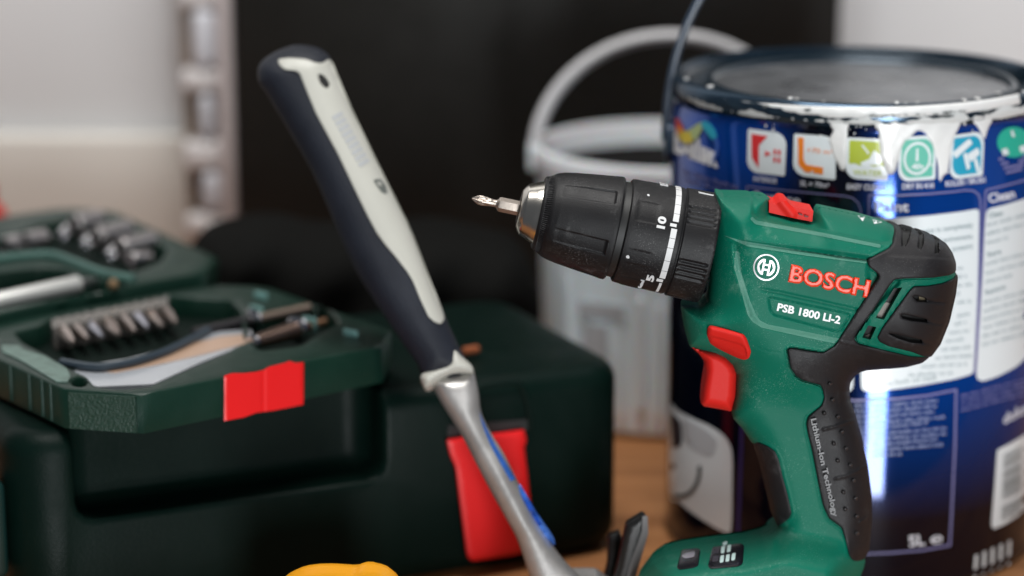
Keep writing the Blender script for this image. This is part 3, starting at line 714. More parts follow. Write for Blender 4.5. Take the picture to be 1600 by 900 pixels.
# rack with eight bits
rk = LT.px(rnd(A((79, 503), (170, 485), (261, 467), (264, 479), (175, 497), (83, 516)), 3))
shell('bit_rack', [rk], LT, lambda P: .0012+.0006*np.sin(P[:, 0]*1.1), mat('rack_grey', (.12, .11, .10), .5, vary=.5, vscale=200), box_, 3, base=-.010)
wr = ['leftmost of the eight', 'second from the left of the eight', 'third from the left of the eight', 'fourth from the left of the eight', 'fourth from the right of the eight',
      'third from the right of the eight', 'second from the right of the eight', 'rightmost of the eight']
for k, p in enumerate([(106, 526), (128, 521), (152, 517.5), (178, 514), (202, 508.7), (222.7, 503), (246.7, 500.7), (267, 496)]):
    z_ = Plane((0, 0, BZ-.0015), Z); a, b_ = z_(A((p[0]-12, p[1]-14), (p[0]+8, p[1]+9)))
    L_ = np.linalg.norm(b_-a)
    o = turned('screwdriver_bit', a, b_, [(0, .0028), (L_*.62, .0028), (L_*.70, .0021), (L_*.9, .0018), (L_, .0007)], mat('bit_steel_%d' % (k % 3), [(.50, .42, .38), (.38, .32, .29), (.52, .52, .58)][k % 3], .28, metal=1), n=6, tw=.3*k)
    tag(o, 'short steel bit in the rack, '+wr[k], 'screwdriver bit', 'bits in the rack of the open box')
# two nut drivers lying in the right well
def onz(z, *p): return Plane((0, 0, z), Z)(A(*p))
DRK = mat('driver_black', (.02, .018, .02), .35)
a, b_ = onz(BZ-.002, (300, 522), (486, 481)); Ld = np.linalg.norm(b_-a)
nd = empty('nut_driver', tuple(a), 'nut driver with a black shaft, rear one of two in the bit box', 'nut driver')
turned('shaft', a, b_, [(0, .0012), (.001, .0028), (Ld*.50, .0030), (Ld*.505, .0024)], DRK, nd)
turned('collar', a+(b_-a)*.48, b_, [(0, .0044), (.0012, .0062), (.0028, .0058), (.004, .0034)], CHROME, nd)
turned('rod', a+(b_-a)*.52, b_, [(0, .0027), (Ld*.46, .0027), (Ld*.47, .0018)], mat('tan_steel', (.50, .38, .30), .3, metal=.9), nd)
a, b_ = onz(BZ-.001, (391, 537), (508, 502)); Ld = np.linalg.norm(b_-a)
nd = empty('nut_driver', tuple(a), 'nut driver with a wide collar, front one of two in the bit box', 'nut driver')
turned('tip_ring', a, b_, [(0, .0030), (.001, .0042), (.0028, .0042), (.0036, .0030)], CHROME, nd)
BRS = mat('brown_steel', (.28, .19, .15), .25, metal=.9)
turned('rod', a+(b_-a)*.02, b_, [(0, .0034), (Ld*.60, .0048)], BRS, nd)
turned('collar', a+(b_-a)*.58, b_, [(0, .0050), (.0012, .0068), (.0032, .0068), (.0045, .0040)], CHROME, nd)
turned('shaft_end', a+(b_-a)*.66, b_, [(0, .0020), (Ld*.33, .0020)], mat('brass_rod', (.40, .22, .12), .35, metal=.8), nd)
CLP = mat('pale_clip', (.16, .32, .30), .35)
for p in [(548, 537), (401, 500), (484, 517), (408, 478)]:
    q = onz(BZ-.004, p)[0]; rbox('clip_post', (.0020, .0085, .007), CLP, box_, bev=.0006, M=Matrix.Translation(tuple(q)) @ Matrix.Rotation(.9, 4, 'Z'))
rb_ = Plane((0, 0, BZ-.001), Z)(catmull(A((96, 566), (150, 574), (200, 568), (250, 553), (290, 535), (325, 516)), 5, False))
tube('divider_rib', rb_, .0021, mat('rib_blue_black', (.03, .045, .06), .35), box_, n=8)
for p in [(137, 466), (150, 463)]: pass

# hinged lid, leaning back
TL = rad(3.5)
LE2 = BE2*math.cos(TL)+Z*math.sin(TL); LN = np.cross(BE1, LE2)
LO = BO+BE2*(D_*.001+.005)+Z*.0055
LL = Loc(LO, BE1, LE2, LN)
lid = empty('lid', (0, 0, 0)); lid.parent = box_
lw1 = rnd(LL.px(A((-60, 400), (60, 352), (110, 340), (190, 350), (262, 388), (250, 408), (200, 428), (150, 420), (110, 398), (60, 392), (-20, 408))), 4)
lw2 = rnd(LL.px(A((-60, 432), (0, 424), (60, 417), (100, 420), (130, 433), (196, 440), (196, 450), (120, 462), (0, 490), (-60, 503))), 3)
ll = [octo, lw1, lw2]
shell('lid_shell', ll, LL, lambda P: -.0010*(1-circ(dist(P, ll)/1.4)), BXM, lid, 6, (.5, 1.4), base=-.016, ang=50)
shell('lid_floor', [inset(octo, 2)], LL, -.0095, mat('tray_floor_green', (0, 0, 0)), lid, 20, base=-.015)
rp = LL(LL.px(catmull(A((-30, 412), (30, 404), (80, 402), (120, 415), (160, 430), (210, 440)), 5, False)), .001)
tube('lid_ridge', rp, .0026, mat('ridge_green', (.06, .13, .11), .35), lid, n=8)
tube('hinge_pin', [LO+BE1*.002+Z*-.010-BE2*.002, LO+BE1*.125+Z*-.010-BE2*.002], .0030, BXM, lid, n=12)
def onl(h, *p): return Plane(LO+LN*h, LN)(A(*p))
SOC = mat('satin_socket', (.60, .56, .56), .28, metal=1)
big = [((117, 352), (158, 343), 'topmost of the wide ones'), ((150, 371), (203, 359), 'second of the wide ones from the top'), ((188, 389), (240, 376), 'third of the wide ones from the top'), ((204, 408), (234, 400), 'lowest and smallest of the wide ones')]
for k, (p, q, s_) in enumerate(big):
    a, b_ = onl(-.001, p, q); L_ = np.linalg.norm(b_-a); R_ = .0060 if k < 3 else .0042
    o = turned('socket', a, b_, [(.002, R_*.62), (0, R_*.7), (0, R_*.93), (.0006, R_), (L_-.001, R_*.96), (L_, R_*.8)], SOC, n=28)
    tag(o, 'wide steel socket in the bit box lid, '+s_, 'socket', 'wide sockets in the lid')
sm_ = [((97, 371), 'leftmost of three small round ends'), ((132, 386), 'middle of three small round ends'), ((170, 404), 'rightmost of three small round ends')]
for k, (p, s_) in enumerate(sm_):
    a, b_ = onl(.0005, (p[0], p[1]), (p[0]+22, p[1]-12))
    d_ = (np.array([.25, .85, .35])); L_ = .009; b_ = a+d_/np.linalg.norm(d_)*L_
    o = turned('socket', a, b_, [(.003, .0016), (.0004, .0024), (0, .0030), (.0005, .0035), (L_-.001, .0035), (L_, .0028)], CHROME, n=24)
    tag(o, 'narrow chrome socket in the bit box lid, '+s_, 'socket', 'narrow sockets in the lid')
for k, (p, q, s_) in enumerate([((6, 385), (28, 380), 'at the far left edge'), ((38, 379), (70, 372), 'next to the dark green lid corner')]):
    a, b_ = onl(-.002, p, q); L_ = np.linalg.norm(b_-a)
    o = turned('socket', a, b_, [(.001, .0035), (0, .0046), (.0006, .0052), (L_, .0050)], SOC, n=24); tag(o, 'blurred steel socket in the bit box lid, '+s_, 'socket', 'sockets at the left of the lid')
a, b_ = onl(-.0005, (-25, 476), (124, 444)); L_ = np.linalg.norm(b_-a)
eb = empty('extension_bar', tuple(a), 'long pale steel extension bar lying along the near edge of the bit box lid', 'extension bar')
turned('bar', a, b_, [(0, .0040), (.001, .0046), (L_-.001, .0046), (L_, .0036)], mat('pale_steel', (.55, .55, .53), .45, metal=.5), eb)
turned('square_end', b_, b_+(b_-a), [(0, .0026), (.010, .0026), (.011, .002)], SOC, eb, n=4, tw=.7)
a = onl(.001, (177, 449))[0]; o = turned('brass_stud', a, a+LN*.004, [(0, .0025), (.002, .0027), (.004, .0014)], mat('brass', (.55, .36, .20), .3, metal=.9), lid)

# ================================================================== TAPE MEASURE
pt = Plane((0, .952, 0), (0, -1, 0))
lt_ = [np.array([0, 15.])+catmull(A((424, 1062), (420, 1000), (423, 935), (436, 906), (470, 889), (510, 885), (540, 887), (552, 887), (566, 883), (590, 885), (612, 895), (628, 915), (634, 960), (634, 1062)), 5)]
tp = empty('tape_measure', tuple(pt(A((528, 1062)))[0]), 'orange yellow rounded tape measure in front of the tool case', 'tape measure')
ORG = mat('amber_plastic', (.80, .34, .010), .35, bump=.1)
shell('housing', lt_, pt, lambda P: .002+.017*circ(dist(P, lt_)/60), ORG, tp, 9, (2, 6), mirror=True, ang=70)
lb = [np.array([0, 15.])+catmull(A((470, 1030), (462, 985), (480, 940), (528, 922), (576, 940), (594, 985), (586, 1030)), 4)]
shell('side_label', lb, pt, .0198, BLK, tp, 12, base=.016)

# ================================================================== HAMMER
hn = np.array([0, -.92, .39]); ph = Plane((0, 1.046, .1), hn)
hm = empty('hammer', tuple(ph(A((905, 960)))[0]), 'hammer with black and cream grip leaning on the tool case, head down', 'hammer')
HB = mat('hammer_rubber', (.007, .009, .015), .6, spec=.3, bump=.4, bscale=900, vary=.5, vscale=30)
HCR = mat('hammer_cream', (.43, .425, .38), .45, bump=.15, bscale=900, vary=.08)
out = A((404, 128), (403, 108), (411, 94), (430, 81), (450, 73), (463, 70), (482, 71), (500, 76), (515, 88), (523, 110), (551, 175), (587, 250), (612, 300), (637, 350), (650, 380), (673, 440), (695, 493), (718, 543), (728, 562),
        (736, 580), (668, 592), (650, 566), (623, 527), (583, 467), (560, 430), (540, 390), (520, 343), (487, 267), (447, 197), (413, 140))
ho = [catmull(out, 4)]
def hh_(P): return .0015+.0125*circ(dist(P, ho)/44)
shell('grip', ho, ph, hh_, HB, hm, 7, (1.5, 4, 8), mirror=True, ang=70)
cr1 = A((436, 92), (452, 90), (478, 92), (494, 98), (503, 99), (514, 92), (520, 97), (526, 113), (551, 172), (587, 247), (612, 297), (637, 347), (650, 377), (673, 438), (693, 488), (695, 499), (689, 507), (678, 503), (669, 495), (655, 465), (645, 440), (636, 425), (618, 402), (601, 382), (588, 364),
        (574, 338), (557, 303), (527, 240), (493, 177), (479, 143), (468, 115), (462, 111), (444, 109), (436, 102), (434, 96))
eye = catmull(A((498, 117), (505, 118), (513, 128), (514, 136), (508, 137), (500, 128)), 3)
cl_ = [rnd(cr1, 4), eye]
def hc_(P): return hh_(P)+.0002+.0008*circ(dist(P, cl_)/2.5)
shell('cream_inlay', cl_, ph, hc_, HCR, hm, 5, (1, 2.5), base=lambda P: hh_(P)-.002, ang=60)
shell('hang_hole', [eye], ph, lambda P: hh_(P)+.0003, mat('hole_black', (.004, .004, .004), .7), hm, 4, base=lambda P: hh_(P)-.001)
GP = mat('hammer_grey_print', (.36, .37, .38), .6)
r_ = random.Random(8)
for k in range(9):
    t0 = k/9; c = np.array([526, 178])*(1-t0)+np.array([572, 260])*t0; d = np.array([46, 82.])/94; n_ = np.array([d[1], -d[0]])
    shell('letter_block', [A(c-n_*9, c-n_*9+d*6.5, c+n_*9+d*6.5, c+n_*9)], ph, lambda P: hh_(P)+.0013, GP, hm, 5, base=lambda P: hh_(P)-.0005)
shell('emblem', [rnd(A((583, 281), (594, 279), (603, 290), (606, 303), (597, 301), (590, 292)), 3), rnd(A((588, 284), (593, 283), (598, 290), (593, 290)), 1)], ph, lambda P: hh_(P)+.0013, mat('emblem_grey', (.10, .11, .10), .5), hm, 3, base=lambda P: hh_(P)-.0005)
fl = [catmull(A((658, 597), (657, 588), (665, 580), (685, 572), (697, 567), (703, 556), (710, 545), (722, 557), (738, 572), (739, 583), (725, 583), (706, 585), (690, 592), (673, 604), (664, 606)), 4)]
shell('ferrule', fl, ph, lambda P: .0052+.0075*circ(dist(P, fl)/15), HCR, hm, 4, (1, 3), mirror=True, ang=70)
HST = mat('worn_steel', (.50, .485, .47), .42, metal=.75, vary=.35, vscale=60, bump=.2, bscale=500, rvary=.12)
nk = [np.vstack([catmull(A((672, 588), (677, 606), (692, 633), (718, 674), (741, 718), (763, 760), (784, 798), (804, 834), (815, 862), (824, 890), (838, 925), (856, 965)), 3, False),
                 catmull(A((968, 975), (950, 940), (928, 918), (905, 898), (886, 880), (868, 858), (850, 830), (836, 808), (818, 770), (804, 742), (786, 706), (768, 678), (752, 645), (748, 615), (741, 583)), 3, False)])]
def hk_(P): return .0012+.0078*circ(dist(P, nk)/26)
shell('neck', nk, ph, hk_, HST, hm, 5, (1.2, 3.5), mirror=True, ang=60)
bs = [np.vstack([catmull(A((749, 643), (757, 662), (772, 692), (790, 722), (806, 748)), 3, False), catmull(A((798, 752), (782, 724), (766, 694), (754, 664)), 3, False)]),
      catmull(A((812, 756), (822, 772), (838, 800), (855, 824), (866, 842), (866, 852), (856, 842), (838, 816), (822, 790), (812, 768)), 3)]
shell('blue_sheen_stripe', bs, ph, lambda P: hk_(P)+.0003, mat('blue_sheen', (.035, .12, .42), .35, metal=.3, vary=.8, vscale=260), hm, 4, base=lambda P: hk_(P)-.0006)  # soft blue sheen of the neck painted on as stripes
pc = Plane((0, 1.018, 0), (0, -1, 0)); pc2 = Plane((0, 1.036, 0), (0, -1, 0))
hd = [rnd(A((838, 930), (880, 905), (935, 905), (975, 935), (985, 965), (975, 986), (850, 986), (800, 984), (796, 945)), 8)]
shell('head', hd, pc, lambda P: .003+.011*circ(dist(P, hd)/30), HST, hm, 7, (2, 5), mirror=True, ang=60)
DST = mat('claw_dark_steel', (.03, .03, .03), .35, metal=.6)
for lp_, p_, m_ in [(A((977, 819), (1003, 803), (1010, 806), (1011, 834), (1000, 868), (990, 900), (984, 930), (960, 960), (940, 930), (958, 905), (968, 862)), pc, DST),
                ]:
    l_ = [rnd(lp_, 4)]; shell('claw', l_, p_, lambda P: .0006+.0040*circ(dist(P, l_)/10), m_, hm, 5, (1.2, 3), mirror=True, ang=60)
l2 = [rnd(A((1004, 806), (1012, 806), (1013, 834), (1003, 868), (992, 905), (984, 925), (976, 915), (985, 880), (996, 850), (1003, 830)), 2)]
shell('claw_ground_edge', l2, pc, lambda P: .0048, mat('bright_ground_steel', (.16, .155, .155), .6, metal=.3), hm, 5, base=.0005)
l3 = [rnd(A((950, 838), (968, 830), (974, 845), (968, 880), (958, 925), (945, 950), (935, 930), (948, 880)), 4)]
shell('claw', l3, pc2, lambda P: .0006+.0035*circ(dist(P, l3)/9), DST, hm, 5, (1.2, 3), mirror=True, ang=60)

# ================================================================== CORDLESS DRILL
YD = 1.0; dp = Plane((0, YD, 0), (0, -1, 0))
base_pt = dp(A((1180, 1016)))[0]
drill = empty('cordless_drill', (base_pt[0], YD, 0), 'green cordless drill standing in front of the blue paint tin', 'drill')
# whole side outline (housing + base), traced clockwise
topl = [(1118, 300), (1131, 304.5), (1174, 305.5), (1178, 303), (1198, 305.5), (1203, 310), (1203.5, 331), (1240, 340), (1269, 345), (1273, 331.5), (1278, 324.5), (1284, 323.5), (1344, 336), (1388, 348.5), (1399, 355)]
rear = [(1411, 358.5), (1440, 366), (1466, 375), (1479, 383), (1488, 397), (1493, 412), (1495.5, 432), (1492, 460), (1482, 502), (1468, 537), (1453, 558), (1440, 566.5), (1416, 573), (1385, 576), (1354, 578), (1343, 581), (1334, 587), (1328, 597), (1326, 612), (1328, 625)]
hback = [(1335, 645), (1345.5, 682), (1355, 726), (1361, 776), (1361.5, 812), (1357, 858), (1350, 886), (1343, 905), (1346, 930), (1346, 1016)]
basel = [(990, 1016), (990, 938), (996, 908), (1003, 898), (1018, 878), (1038, 864), (1067, 857), (1107, 851), (1165, 844), (1190, 838), (1206, 830), (1214, 822)]
hfront = [(1206, 800), (1195, 752), (1185, 715), (1176, 694), (1160, 670), (1146, 654), (1143, 641), (1148, 612), (1149, 585), (1143, 571), (1132, 561), (1116, 553), (1096, 548), (1080, 542.5), (1077, 540), (1071, 520), (1067, 500), (1064, 478), (1092, 478), (1104, 470)]
Sp = [np.array(topl+rear+hback+basel+hfront, float)]
AX0 = np.array([737., 310.]); AXD = np.array([math.cos(.2072), math.sin(.2072)]); AXN = np.array([-AXD[1], AXD[0]])
SC = np.linalg.norm(dp([AX0+AXD*300])[0]-dp([AX0])[0])/300
# body thickness field sampled on a pixel grid and lightly smoothed
gx0, gy0, gs = 980, 290, 2.0
gX = np.arange(gx0, 1502, gs); gY = np.arange(gy0, 1026, gs); GX, GY = np.meshgrid(gX, gY)
GP_ = np.stack([GX.ravel(), GY.ravel()], 1); GD = np.maximum(sdist(GP_, Sp), 0)
yy = GP_[:, 1]-.21*(GP_[:, 0]-1200)
hb_ = .0250*circ(GD/84); hh2 = .0165*circ(GD/46)
wH = sm(yy, 545, 640); wB = np.maximum(sm(yy, 815, 880), sm(GP_[:, 1], 818, 830)*sm(GP_[:, 0], 1225, 1205))
hB = .0360*(1-(1-np.clip(GD/54, 0, 1))**1.7)
HF = hb_*(1-wH)+hh2*wH; HF = HF*(1-wB)+hB*wB; HF = HF.reshape(GX.shape)
ker = np.exp(-np.arange(-6, 7)**2/8.); ker /= ker.sum(); B_ = HF.copy()
B_ = np.apply_along_axis(lambda a: np.convolve(a, ker, 'same'), 0, B_); B_ = np.apply_along_axis(lambda a: np.convolve(a, ker, 'same'), 1, B_)
wS = sm(GD.reshape(GX.shape), 8, 28); HF = HF*(1-wS)+B_*wS
def hS(P):
    x = np.clip((P[:, 0]-gx0)/gs, 0, len(gX)-1.001); y = np.clip((P[:, 1]-gy0)/gs, 0, len(gY)-1.001)
    i = x.astype(int); j = y.astype(int); fx = x-i; fy = y-j
    g = HF[j, i]*(1-fx)*(1-fy)+HF[j, i+1]*fx*(1-fy)+HF[j+1, i]*(1-fx)*fy+HF[j+1, i+1]*fx*fy
    e = np.maximum(sdist(P, Sp), 0); return np.maximum(g, .0009+.0025*circ(e/4))
# region outlines
def grow(l, k):
    e = np.roll(l, -1, 0)-np.roll(l, 1, 0); n_ = np.stack([e[:, 1], -e[:, 0]], 1); n_ /= np.maximum(np.linalg.norm(n_, axis=1)[:, None], 1e-6)
    return l+n_*k*(-1 if inside(l+n_*.5, [l]).mean() > .5 else 1)
rubA = A((1401, 355.5), (1411, 357.5), (1440, 365), (1466, 374), (1480, 382), (1489, 396), (1494, 411), (1494, 424), (1484, 430), (1458, 434), (1410, 435.5), (1398, 437), (1391, 445), (1364, 486), (1338, 522), (1335, 530),
         (1341, 537), (1380, 547), (1423, 557), (1440, 558), (1453, 558), (1441, 567.5), (1416, 574), (1385, 577), (1354, 579), (1344, 582), (1335, 588), (1329, 598), (1327, 612), (1329, 625),
         (1336, 645), (1346.5, 682), (1356, 726), (1362.5, 776), (1363, 812), (1358.5, 860), (1350, 874), (1344, 876), (1338, 877), (1332, 875), (1327, 868), (1322.5, 848), (1315, 825), (1295, 810), (1286, 790), (1279, 756), (1269, 704),
         (1262, 676), (1260, 662), (1263, 651), (1284, 634), (1288, 622), (1286, 610), (1282, 602), (1253, 594), (1243, 587), (1235, 575), (1230, 547), (1235, 543), (1263, 548), (1287, 551), (1304, 541), (1312, 530),
         (1330, 502), (1352, 468), (1370, 440), (1374, 433), (1372, 428), (1358, 417), (1356, 410), (1358, 405), (1390, 388), (1395, 381), (1399, 366))
rubB = A((1495.5, 428), (1497, 434), (1494, 460), (1484, 503), (1470, 538), (1455, 558), (1443, 557), (1425, 550), (1388, 541), (1374, 534), (1371, 528), (1378, 514), (1421, 455), (1428, 448), (1450, 447), (1474, 443), (1490, 436))
rubC = A((1177, 694), (1186, 691.5), (1200, 697.5), (1211, 705), (1217, 718), (1223, 744), (1231, 773), (1237, 801), (1234, 809), (1221, 819), (1215, 822), (1205, 801), (1193.5, 752), (1184, 715))
hole1 = rnd(A((1397, 450.5), (1410, 449), (1381, 500), (1368, 496.5)), 1.5); hole2 = rnd(A((1356.5, 508.5), (1369.5, 511), (1360, 531), (1347, 527.5)), 1.5)
sl1 = rnd(A((1427, 464), (1432, 462), (1447, 466.5), (1448, 471.5), (1433, 471)), 1.5); sl2 = rnd(A((1408, 492), (1414, 491.5), (1448, 498.5), (1449, 503.5), (1425, 501), (1410, 497)), 1.5)
sl3 = rnd(A((1389, 521), (1402, 523), (1440, 531), (1441, 536), (1424, 535), (1402, 528)), 1.5)
RA, RB, RC = rnd(rubA, 3), rnd(rubB, 2.5), rnd(rubC, 2.5)
plate = rnd(A((1200, 466), (1205, 464.5), (1325, 490), (1327, 495), (1312, 517), (1306, 518), (1209.5, 492.5), (1203.5, 486)), 3)
L0 = A((1176, 303), (1176, 337), (1182, 343), (1277, 361), (1379, 381), (1400, 372))
L1 = A((1128, 368), (1160, 378), (1260, 394), (1357, 407))
def below(P, line):   # signed distance beneath a roughly horizontal polyline
    return (P[:, 1]-np.interp(P[:, 0], line[:, 0], line[:, 1]))
band = A((1148, 384), (1150, 418), (1166, 470), (1174, 496), (1181, 504), (1196, 511), (1240, 519), (1310, 532))
subl = A((1182, 448), (1220, 455), (1280, 468), (1345, 483))
pocket = [A((1176, 290), (1176, 335), (1184, 341.5), (1277, 359), (1381, 380.5), (1440, 365), (1440, 290))]
panelQ = [A((1160, 383), (1151, 384), (1156, 423), (1171, 470), (1179, 492), (1187, 501), (1200, 507), (1243, 515), (1316, 529), (1400, 440), (1357, 407), (1260, 394))]
frameU = [A((1392, 440), (1336, 524), (1340, 536), (1455, 560), (1500, 480), (1500, 425), (1460, 436))]
notch = [rnd(A((1409, 352), (1423, 356), (1421, 370), (1415, 384), (1410, 384)), 1), rnd(A((1436.5, 360), (1443, 368), (1442, 382), (1438, 390), (1435, 388)), 1), rnd(A((1461, 370), (1466, 374), (1466.5, 395), (1462, 396)), 1)]
def detail(P):
    o = np.zeros(len(P)); x = P[:, 0]; ax = (P-AX0)@AXN
    d = sdist(P, pocket); o -= .0022*sm(d, -4, 3)
    a = sm(x, 1128, 1175)*sm(x, 1362, 1350); b_ = below(P, L1)
    o += .0022*a*sm(b_, -2, 5)*sm(P[:, 1], 640, 560)
    d = sdist(P, panelQ); o -= .0027*sm(d, -9, 0)*sm(x, 1130, 1150)
    # ledge above the name plate
    b_ = below(P, subl); w_ = sm(x, 1180, 1200)*sm(x, 1350, 1342)*(np.abs(b_) < 20)
    o += -.0008*w_*sm(b_, -1.0, 1.6)*sm(b_, 9, 3)
    d = dist(P, [plate]); o -= .0006*np.exp(-(d/1.3)**2)
    # raised lip beside the rubber, groove right at it
    d = dist(P, [RA, RB, RC])
    o += .00035*np.exp(-((d-3.2)/1.6)**2)*(P[:, 1] < 1000)
    # shallow arc moulding behind the trigger button
    for l_ in (A((1183, 543), (1200, 549), (1218, 551)),):
        o -= .0002*np.exp(-(dist(P, [l_], False)/1.0)**2)
    for q in notch: o -= .0062*sm(sdist(P, [q]), -3.5, -2)
    inR = inside(P, [grow(RA, 1.5)]) | inside(P, [grow(RB, 1.5)]); o = np.where(inR, np.minimum(o, 0)-.0003, o)
    # scoop where grip meets the base
    o += .0004*np.exp(-(((P[:, 0]-1262)/34)**2+((P[:, 1]-905)/22)**2))
    return o
def blim(P): return .05-.042*np.maximum(sm(P[:, 1]-.21*(P[:, 0]-1200), 790, 850), sm(P[:, 0], 1225, 1205)*sm(P[:, 1], 815, 826))
# green housing: pulled 1.6 px in beneath the rubber
Sg = Sp[0].copy()
Sg_d = densify(Sg, 3.)
nearR = np.minimum(dist(Sg_d, [RA]), np.minimum(dist(Sg_d, [RB]), dist(Sg_d, [RC]))) < 4
cen = np.roll(Sg_d, -1, 0)-np.roll(Sg_d, 1, 0); nn = np.stack([-cen[:, 1], cen[:, 0]], 1); nn /= np.maximum(np.linalg.norm(nn, axis=1)[:, None], 1e-6)
test = inside(Sg_d+nn*2, Sp); nn[~test] *= -1
Sg_d = Sg_d+nn*(1.8*nearR)[:, None]
gl = [Sg_d, hole1, hole2, grow(sl1, 1.6), grow(sl2, 1.6), grow(sl3, 1.6)]
shell('housing', gl, dp, lambda P: np.maximum(hS(P)+detail(P), .0006), G, drill, 1.8, (.9, 2.2), mirror=True, ang=42, lim=blim)
inn = rnd(A((1340, 440), (1395, 432), (1455, 450), (1455, 520), (1440, 535), (1345, 534), (1335, 525)), 3)
# openings to the motor: dark insert behind the slots
shell('motor', [inn], dp, lambda P: hS(P)-.0042, mat('motor_dark', (.006, .006, .006), .6), drill, 8, mirror=True)
shell('motor_contact', [rnd(A((1350, 525), (1366, 519), (1372, 486), (1384, 472), (1392, 474), (1380, 500), (1362, 531)), 2)], dp, lambda P: hS(P)-.0034, mat('motor_steel', (.10, .09, .08), .5, metal=.5), drill, 5, base=lambda P: hS(P)-.006)
shell('motor_contact', [rnd(A((1436, 463), (1447, 466), (1447, 472), (1436, 470)), 1)], dp, lambda P: hS(P)-.0028, mat('motor_brass', (.50, .42, .28), .35, metal=.8), drill, 4, base=lambda P: hS(P)-.006)
# rubber parts
for q in notch: shell('vent_slot', [grow(q, 1.5)], dp, lambda P: np.maximum(hS(P)-.0022, .0004), mat('motor_dark', (0, 0, 0)), drill, 3, mirror=True)
notch = [rnd(A((1409, 352), (1423, 356), (1421, 370), (1415, 384), (1410, 384)), 1), rnd(A((1436.5, 360), (1443, 368), (1442, 382), (1438, 390), (1435, 388)), 1), rnd(A((1461, 370), (1466, 374), (1466.5, 395), (1462, 396)), 1)]
RUBG = mat('glint_rubber', (.030, .028, .030), .34, dust=.2)  # paler rubber: glints on studs and raised letters put into the colour
dotsP = [(1288, 646), (1309, 651.5), (1315.5, 675), (1303, 693.5), (1322, 701), (1309, 720), (1329, 727), (1334, 751), (1318, 769.5), (1337, 779), (1321, 796), (1339, 807), (1339, 833.5), (1301, 625), (1297, 600)]
bars = [A((1286, 671), (1300, 668), (1318, 662), (1334, 657)), A((1305, 748), (1322, 744), (1340, 736), (1354, 727)), A((1344, 816), (1352, 811), (1358, 804))]
def rubdet(P, own):
    o = .0006+.0009*circ(dist(P, own)/3.5)
    for q in notch: o -= .0042*sm(sdist(P, [q]), -1.2, .6)
    for b_ in bars: o += .0007*np.exp(-(dist(P, [b_], False)/2.0)**2)
    # step in the rear cap and the strap over the arm
    o += .0006*sm(P[:, 1]-.05*(P[:, 0]-1400), 398, 403)*sm(P[:, 0], 1380, 1400)*sm(P[:, 1], 450, 440)
    o += .0004*sm(dist(P, [A((1312, 533), (1345, 541), (1385, 553), (1440, 566))], False), 3, 0)
    for g_, l_ in ((.0011, A((1449, 470), (1474, 473))), (.0011, A((1449, 502), (1470, 507))), (.0011, A((1441, 535), (1466, 540)))):
        o -= g_*np.exp(-(dist(P, [l_], False)/2.2)**2)
    return o
shell('rubber_grip', [RA], dp, lambda P: np.maximum(hS(P)+rubdet(P, [RA]), .0006), RUB, drill, 2.2, (.8, 2), mirror=True, ang=45)
lB = [RB, sl1, sl2, sl3]
shell('rear_cap', lB, dp, lambda P: np.maximum(hS(P)+rubdet(P, lB), .0006), RUB, drill, 2.2, (.8, 2), mirror=True, ang=45)
shell('finger_pad', [RC], dp, lambda P: np.maximum(hS(P)+rubdet(P, [RC]), .0006), RUB, drill, 3, (.8, 2), mirror=True, ang=45)
for p in dotsP:
    shell('grip_stud', [A(*disc(p, 3.4, 14))], dp, lambda P, p=p: hS(P)+.0014+.0024*np.sqrt(np.clip(1-(np.linalg.norm(P-p, axis=1)/3.6)**2, 0, 1)), RUBG, drill, 1.2, base=lambda P: hS(P)+.0002, ang=80)
# raised lettering
LTR = RUB
def dtext(name, s, a, b_, cap, m, lift, bold, base=.0, up=None, slant=0., res=3):
    return shell(name, text_px(s, a, b_, cap, bold, 0, up, slant), dp, lambda P: hS(P)+detail(P)*(P[:, 0] < 1372)+lift, m, drill, res, base=lambda P: hS(P)+detail(P)+base-.0004, ang=50)
shell('grip_lettering', text_px('Lithium-Ion Technology', (1266.5, 655), (1301.5, 808), 9, .03), dp, lambda P: hS(P)+.0030, RUBG, drill, 3, base=lambda P: hS(P)+.0003, ang=50)
LITB = mat('lit_bevel_green', (.060, .22, .16), .55, bump=.8, bscale=1800, dust=.5, dcol=(.45, .55, .50))  # light caught by the bevels painted in as lighter, grainier green strips
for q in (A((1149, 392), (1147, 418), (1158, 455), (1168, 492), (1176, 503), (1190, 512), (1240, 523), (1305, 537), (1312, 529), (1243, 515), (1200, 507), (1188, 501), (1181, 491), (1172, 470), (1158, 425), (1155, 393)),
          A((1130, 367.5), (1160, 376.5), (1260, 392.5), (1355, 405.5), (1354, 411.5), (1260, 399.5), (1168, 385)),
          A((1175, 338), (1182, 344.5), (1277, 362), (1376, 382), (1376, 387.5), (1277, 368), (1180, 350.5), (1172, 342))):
    shell('lit_bevel_strip', [rnd(q, 2)], dp, lambda P: hS(P)+detail(P)+.00014, LITB, drill, 1.8, base=lambda P: hS(P)+detail(P)-.0005, ang=50)
BRD = mat('brand_red', (.85, .05, .012), .38)
bl = text_px('BOSCH', (1231, 440.5), (1356, 466), 28.5, .060, slant=-.0)
shell('lettering', bl, dp, lambda P: hS(P)-.0001+.0007*circ(dist(P, bl)/1.6), BRD, drill, 1.5, (), base=lambda P: hS(P)-.0025, ang=60)
dtext('model_lettering', 'PSB 1800 LI-2', (1213.5, 485.5), (1312, 506.5), 12.5, mat('pure_white_print', (.85, .86, .86), .5), .00025, .034)
